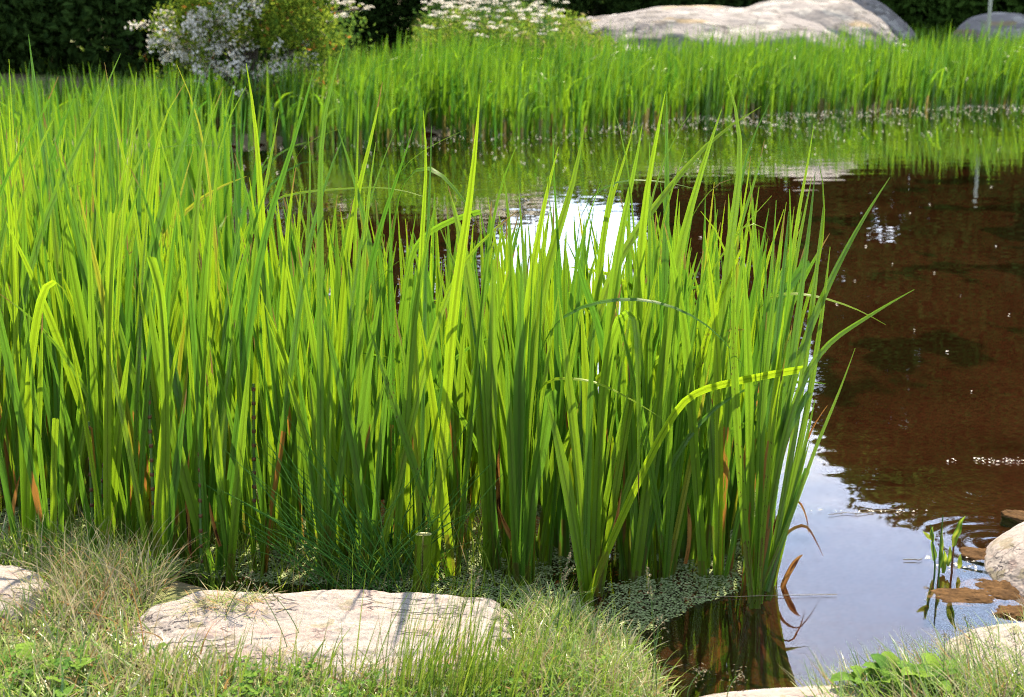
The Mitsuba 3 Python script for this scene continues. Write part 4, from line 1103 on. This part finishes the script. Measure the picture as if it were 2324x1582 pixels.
# dry tuft at the left and along the slab
x1, y1, z1 = scatter(9000, -1.25, -0.55, 2.35, 2.98, r, 0.02)
wgt = 0.65 * np.exp(-((x1 + 0.85) / 0.17) ** 2 - ((y1 - 2.68) / 0.16) ** 2)
k = r.random(len(x1)) < wgt
x1, y1, z1 = x1[k], y1[k], z1[k]
x2, y2, z2 = scatter(5000, -0.95, 0.25, 2.24, 2.40, r, 0.03)
k = r.random(len(x2)) < 0.4
x2, y2, z2 = x2[k], y2[k], z2[k]
x = np.concatenate([x1, x2]); y = np.concatenate([y1, y2]); z = np.concatenate([z1, z2]); N = len(x)
L = np.concatenate([r.uniform(0.06, 0.19, len(x1)), r.uniform(0.03, 0.10, len(x2))])
(m, uv) = ribbons(np.column_stack([x, y, z - 0.004]), L, np.abs(r.normal(0.25, 0.45, N)), r.uniform(0.3, 1.7, N), r.uniform(0, 6.3, N), r.uniform(0, 3.2, N), r.uniform(0.0013, 0.0030, N), 7, 1.4, 0.7)
put('dry_grass', m, 'straw_bsdf', uv=uv)
tag('dry_grass', 'pale dry grass tufted at the left end of the rock slab', 'grass', kind='stuff')

# fresh grass standing among the iris bases and at the slab's right end
x1, y1, z1 = scatter(800, -1.2, -0.45, 2.72, 3.02, r, 0.02)
x2, y2, z2 = scatter(3000, 0.0, 0.34, 2.2, 2.78, r, 0.02)
x3 = r.uniform(-1.1, 0.0, 700); y3 = r.uniform(2.86, 3.25, 700); z3 = np.full(700, -0.01)
N2 = len(x2)
(m, uv) = ribbons(np.column_stack([x2, y2, z2 - 0.004]), r.uniform(0.03, 0.11, N2), np.abs(r.normal(0.3, 0.45, N2)), r.uniform(0.1, 1.5, N2), r.uniform(0, 6.3, N2), r.uniform(0, 3.2, N2), r.uniform(0.0014, 0.0036, N2), 6, 1.5, 0.7)
put('edge_grass', m, 'lawn_bsdf', uv=uv)
tag('edge_grass', 'mixed green and straw grass between the rock slab and the dark water', 'grass', kind='stuff')
x = np.concatenate([x1, x3]); y = np.concatenate([y1, y3]); z = np.concatenate([z1, z3]); N = len(x)
L = np.concatenate([r.uniform(0.05, 0.13, len(x1)), r.uniform(0.07, 0.2, len(x3))])
(m, uv) = ribbons(np.column_stack([x, y, z - 0.004]), L, np.abs(r.normal(0.1, 0.35, N)), r.uniform(0, 1.1, N), r.uniform(0, 6.3, N), r.normal(0, 0.9, N), r.uniform(0.0016, 0.0038, N), 6, 1.6, 0.7)
put('fringe_grass', m, 'meadow_bsdf', uv=uv)
tag('fringe_grass', 'fresh upright grass standing among the iris feet on the left', 'grass', kind='stuff')

# taller blades before the slab, leaning right
N = 450
bx_ = np.concatenate([r.normal(-0.10, 0.075, 250), r.uniform(-0.66, 0.2, 200)])
by_ = np.concatenate([r.uniform(2.16, 2.32, 250), r.uniform(2.18, 2.33, 200)])
z = ground_z(bx_, by_)
(m, uv) = ribbons(np.column_stack([bx_, by_, z]), np.concatenate([r.uniform(0.10, 0.26, 250), r.uniform(0.05, 0.14, 200)]), np.abs(r.normal(0.12, 0.2, N)), r.uniform(0.0, 0.6, N), r.normal(0.1, 0.7, N), r.normal(0, 0.8, N), r.uniform(0.0018, 0.0036, N), 7, 1.6, 0.8)
put('tall_grass', m, 'meadow_bsdf', uv=uv)
tag('tall_grass', 'thin taller grass blades rising before the rock slab', 'grass', kind='stuff')

# flowering grass stalks
stalks = [((1260, 1480), (1292, 1260), 0.0014, 'spike'), ((1240, 1420), (1300, 1285), 0.0012, 'spike'), ((1060, 1480), (1092, 1295), 0.0014, 'spike'), ((1035, 1470), (1075, 1290), 0.0012, 'spike'), ((690, 1470), (600, 1330), 0.0011, 'spike'), ((660, 1500), (572, 1320), 0.0011, 'panicle'), ((500, 1440), (570, 1300), 0.0012, 'panicle'),
          ((1490, 1560), (1470, 1290), 0.0011, 'spike'), ((2140, 1560), (2145, 1440), 0.0009, 'panicle'), ((2215, 1570), (2190, 1400), 0.0009, 'panicle'), ((2270, 1575), (2240, 1420), 0.0009, 'panicle'), ((2310, 1575), (2300, 1430), 0.0009, 'panicle'), ((1480, 1540), (1500, 1400), 0.0010, 'panicle'), ((1560, 1575), (1600, 1520), 0.0010, 'panicle'), ((1650, 1580), (1680, 1530), 0.0010, 'panicle')]
names = ['tallest dark grass spike right of the rock slab', 'second dark grass spike right of the rock slab', 'dark grass spike before the right end of the slab, inner one', 'dark grass spike before the right end of the slab, outer one', 'thin grass spike crossing the middle of the slab', 'fluffy grass head over the middle of the slab', 'pale fluffy grass head leaning over the back of the slab',
         'pale grass spike over the duckweed', 'seed head over the broad leaved plant', 'seed head before the lower right rock, leftmost', 'seed head before the lower right rock, middle', 'seed head before the lower right rock, rightmost', 'bent pale seed head beside the dark water', 'short seed head left of the bottom rock', 'short seed head on the bottom rock']
for (b_, t_, rad, kind), nm in zip(stalks, names):
    Yb = gr(*F(*b_), 0.08)[1]
    p0, p1 = at(*F(*b_), Yb), at(*F(*t_), Yb + 0.02)
    p0 = p0.copy()
    ctrl = (p0 + p1) / 2 + np.array([-(p1 - p0)[0] * 0.25, 0, 0.01])
    t = np.linspace(0, 1, 9)[:, None]
    line = (1 - t) ** 2 * p0 + 2 * t * (1 - t) * ctrl + t ** 2 * p1
    line = np.vstack([line[:1] - [0, 0, 0.03], line])
    key = numbered('grass_stalk')
    tag(key, nm, 'grass stalk')
    part(key, 'stem', tube(line, np.linspace(rad, rad * 0.6, len(line)), 5), 'green_stem_bsdf', smooth=True)
    Ls = np.linalg.norm(p1 - p0)
    n_ = 60 if kind == 'spike' else 46
    tt = r.uniform(0.72, 1.02, n_) if kind == 'spike' else r.uniform(0.62, 1.03, n_)
    ctr = ((1 - tt) ** 2)[:, None] * p0 + (2 * tt * (1 - tt))[:, None] * ctrl + (tt ** 2)[:, None] * p1
    sp = 0.0018 if kind == 'spike' else 0.012 * np.clip((1.08 - tt) / 0.4, 0.15, 1)[:, None]
    ctr = ctr + r.normal(size=(n_, 3)) * sp
    m, uv = leaf_cards(ctr, r.uniform(0.004, 0.007, n_), normal=None, rng=r, aspect=2.4)
    part(key, 'seed_head', m, 'dry_stem_bsdf', uv=uv)


def oval_leaf(base, tip, width, up=(0, 0, 1), sag=0.2, nseg=9, wave=0.0):
    base, tip = np.asarray(base, float), np.asarray(tip, float)
    u = np.linspace(0, 1, nseg + 1)
    L_ = np.linalg.norm(tip - base)
    C = base + (tip - base) * u[:, None] + np.array([0, 0, 1.0]) * (sag * L_ * 4 * u * (1 - u))[:, None]
    t = norm(np.gradient(C, axis=0))
    side = norm(np.cross(t, np.broadcast_to(np.asarray(up, float), t.shape)))
    nn = np.cross(side, t)
    w = width * np.where(u < 0.22, 0.12 + 0.2 * u / 0.22, 0.32 + 0.68 * np.sin(np.clip((u - 0.22) / 0.78, 0, 1) ** 0.75 * np.pi) ** 0.8)
    w[-1] = width * 0.03
    pr = np.array([-1, -0.5, 0, 0.5, 1.0])
    V_ = C[:, None] + side[:, None] * pr[None, :, None] * (w / 2)[:, None, None] + nn[:, None] * (np.abs(pr) * 0.28 + wave * 0)[None, :, None] * (w / 2)[:, None, None]
    V_ = V_ + nn[:, None] * (wave * width * np.sin(u * 14)[:, None, None] * (pr ** 2)[None, :, None])
    k_ = np.arange(nseg)[:, None] * 5 + np.arange(4)[None]
    q_ = np.stack([k_, k_ + 1, k_ + 6, k_ + 5], -1).reshape(-1, 4)
    i = leaf_no[0]; leaf_no[0] += 1
    return (V_.reshape(-1, 3), q_), np.column_stack([np.tile(i % 4096 + 0.5 + 0.4 * pr, nseg + 1), np.repeat(u * L_, 5)])


# broad leaved plant by the lower right rock
def broad_plant(px, py, label, n, l0, l1, seed, spread=1.0):
    rr = np.random.default_rng(seed)
    key = numbered('broad_leaved_plant')
    tag(key, label, 'plant')
    b = gr(px, py, 0.07)
    for k in range(n):
        a = k * 2.4 + rr.normal(0, 0.3)
        L_ = rr.uniform(l0, l1)
        el = rr.uniform(0.12, 0.85)
        d = np.array([math.cos(a) * math.cos(el), math.sin(a) * math.cos(el), math.sin(el)])
        m, uv = oval_leaf(b + d * 0.004 + np.array([rr.normal() * 0.008, rr.normal() * 0.008, -0.005]), b + d * L_, L_ * rr.uniform(0.38, 0.5), sag=rr.uniform(0.05, 0.25), wave=rr.uniform(0, 0.06))
        part(key, 'leaf', m, 'weed_leaf_bsdf', smooth=True, uv=uv)


broad_plant(896, 688, 'broad leaved rosette plant on the bank at the lower right, middle of three', 16, 0.045, 0.08, 1)
broad_plant(928, 690, 'broad leaved rosette plant at the lower right, right one touching the rock', 14, 0.045, 0.085, 2)
broad_plant(868, 690, 'broad leaved rosette plant at the lower right, left one nearest the water', 12, 0.04, 0.075, 3)
x, y = r.uniform(0.54, 1.02, 2600), r.uniform(2.15, 2.5, 2600)
k = shore_dist(x, y) > -0.01
x, y = x[k], y[k]; N = len(x)
(m, uv) = ribbons(np.column_stack([x, y, np.maximum(ground_z(x, y), 0)]), r.uniform(0.04, 0.13, N), r.uniform(0.3, 1.2, N), r.uniform(0.0, 0.6, N), r.normal(2.4, 1.2, N), r.uniform(0, 3.2, N), r.uniform(0.0016, 0.0040, N), 6, 1.5, 0.7)
put('bank_tuft', m, 'lawn_bsdf', uv=uv)
tag('bank_tuft', 'grass tuft hanging over the water at the lower right', 'grass', kind='stuff')

# low clover and weeds in the lawn
Pw, Nw = [], []
N = 900
x, y, z = scatter(2600, -1.2, 0.35, 1.8, 2.36, r)
k = vfbm(np.stack([x * 5, y * 5, x * 0], -1), 3, 9) > 0.52
x, y, z = x[k], y[k], z[k]; N = len(x)
P = np.column_stack([x, y, z + r.uniform(0.012, 0.05, N)])
P3 = np.repeat(P, 3, 0); aa = np.tile(np.arange(3) * 2.094, N) + np.repeat(r.uniform(0, 6.3, N), 3)
sz = np.repeat(r.uniform(0.007, 0.015, N), 3)
P3 = P3 + np.column_stack([np.cos(aa) * sz * 0.55, np.sin(aa) * sz * 0.55, np.zeros(3 * N)])
m, uv = leaf_cards(P3, sz, normal=r.normal(size=(3 * N, 3)) * 0.35 + [0, 0, 1], rng=r, aspect=1.15, fold=0.2)
put('clover', m, 'weed_leaf_bsdf', uv=uv)
tag('clover', 'small clover leaves scattered through the near lawn', 'clover', kind='stuff')

# broad leaves in the lawn at the lower left
broad_plant(28, 682, 'low broad leaved weed in the lawn at the lower left corner', 9, 0.05, 0.09, 11)
broad_plant(62, 694, 'low broad leaved weed in the lawn, second from the lower left corner', 8, 0.05, 0.08, 12)
broad_plant(146, 668, 'small weed with one upright round leaf in the lawn before the slab', 4, 0.03, 0.06, 13)
x, y, z = scatter(420, -1.0, -0.25, 2.08, 2.36, r)
N = len(x)
(m, uv) = ribbons(np.column_stack([x, y, z]), r.uniform(0.03, 0.085, N), np.abs(r.normal(0.55, 0.4, N)), r.uniform(0.1, 1.0, N), r.normal(0.3, 1.2, N), r.normal(0, 0.9, N), r.uniform(0.004, 0.007, N), 7, 1.6, 0.6)
put('broad_grass', m, 'lawn_bsdf', uv=uv)
tag('broad_grass', 'wide bladed bright grass in the lawn at the left', 'grass', kind='stuff')

# dead straw caught on the slab
from scipy.spatial import cKDTree
v_ = near_rocks[0].vertices
v_ = v_[v_[:, 2] > 0.03]
c_ = np.vstack([at(q, 604, 2.56) + r.normal(0, 1, (1, 3)) * [0.02, 0.02, 0] for q in r.uniform(188, 262, 260)])
c_[:, 1] += r.normal(0, 0.025, len(c_))
dd_, ix_ = cKDTree(v_[:, :2]).query(c_[:, :2])
c_ = np.column_stack([c_[:, :2], v_[ix_, 2] + 0.001])[dd_ < 0.02]
N = len(c_)
hd = r.uniform(0, 6.3, N)
(m, uv) = ribbons(c_, r.uniform(0.02, 0.06, N), r.uniform(1.1, 1.5, N), r.normal(0.15, 0.15, N), hd, hd + np.pi / 2 + r.normal(0, 0.4, N), r.uniform(0.001, 0.0022, N), 4)
put('dead_straw', m, 'straw_bsdf', uv=uv)
tag('dead_straw', 'wisps of dead yellow straw caught on top of the rock slab', 'straw', kind='stuff')

# leafy sunlit weeds under the umbels
r = np.random.default_rng(700)
N = 26000
px_ = r.uniform(415, 650, N); Y_ = r.uniform(17.6, 23.5, N)
x = (px_ - 512) / FPX * Y_
top_ = np.interp(px_, [415, 450, 560, 600, 650], [0.60, 0.82, 0.72, 0.48, 0.28]) * (0.6 + 0.8 * vfbm(np.stack([x * 1.8, Y_ * 1.8, x * 0], -1), 3, 3))
P = np.column_stack([x, Y_, ground_z(x, Y_) + top_ * r.random(N) ** 0.6])
m, uv = leaf_cards(P, r.uniform(0.04, 0.10, N), rng=r, aspect=2.4)
put('bank_weeds', m, 'meadow_bsdf', uv=uv)
tag('bank_weeds', 'leafy yellow green weeds in sunlight below the white umbels', 'weeds', kind='stuff')

# grassy slope before the trees at the upper right
r = np.random.default_rng(720)
N = 7000
x = r.uniform(5.5, 12.5, N); y = r.uniform(22.0, 28.0, N)
(m, uv) = ribbons(np.column_stack([x, y, ground_z(x, y) - 0.01]), r.uniform(0.2, 0.5, N), np.abs(r.normal(0, 0.2, N)), r.uniform(0, 0.9, N), r.uniform(0, 6.3, N), r.uniform(0, 3.2, N), r.uniform(0.012, 0.024, N), 4)
put('slope_grass', m, 'reed_bsdf', uv=uv)
tag('slope_grass', 'darker grass on the slope under the trees, upper right', 'grass', kind='stuff')
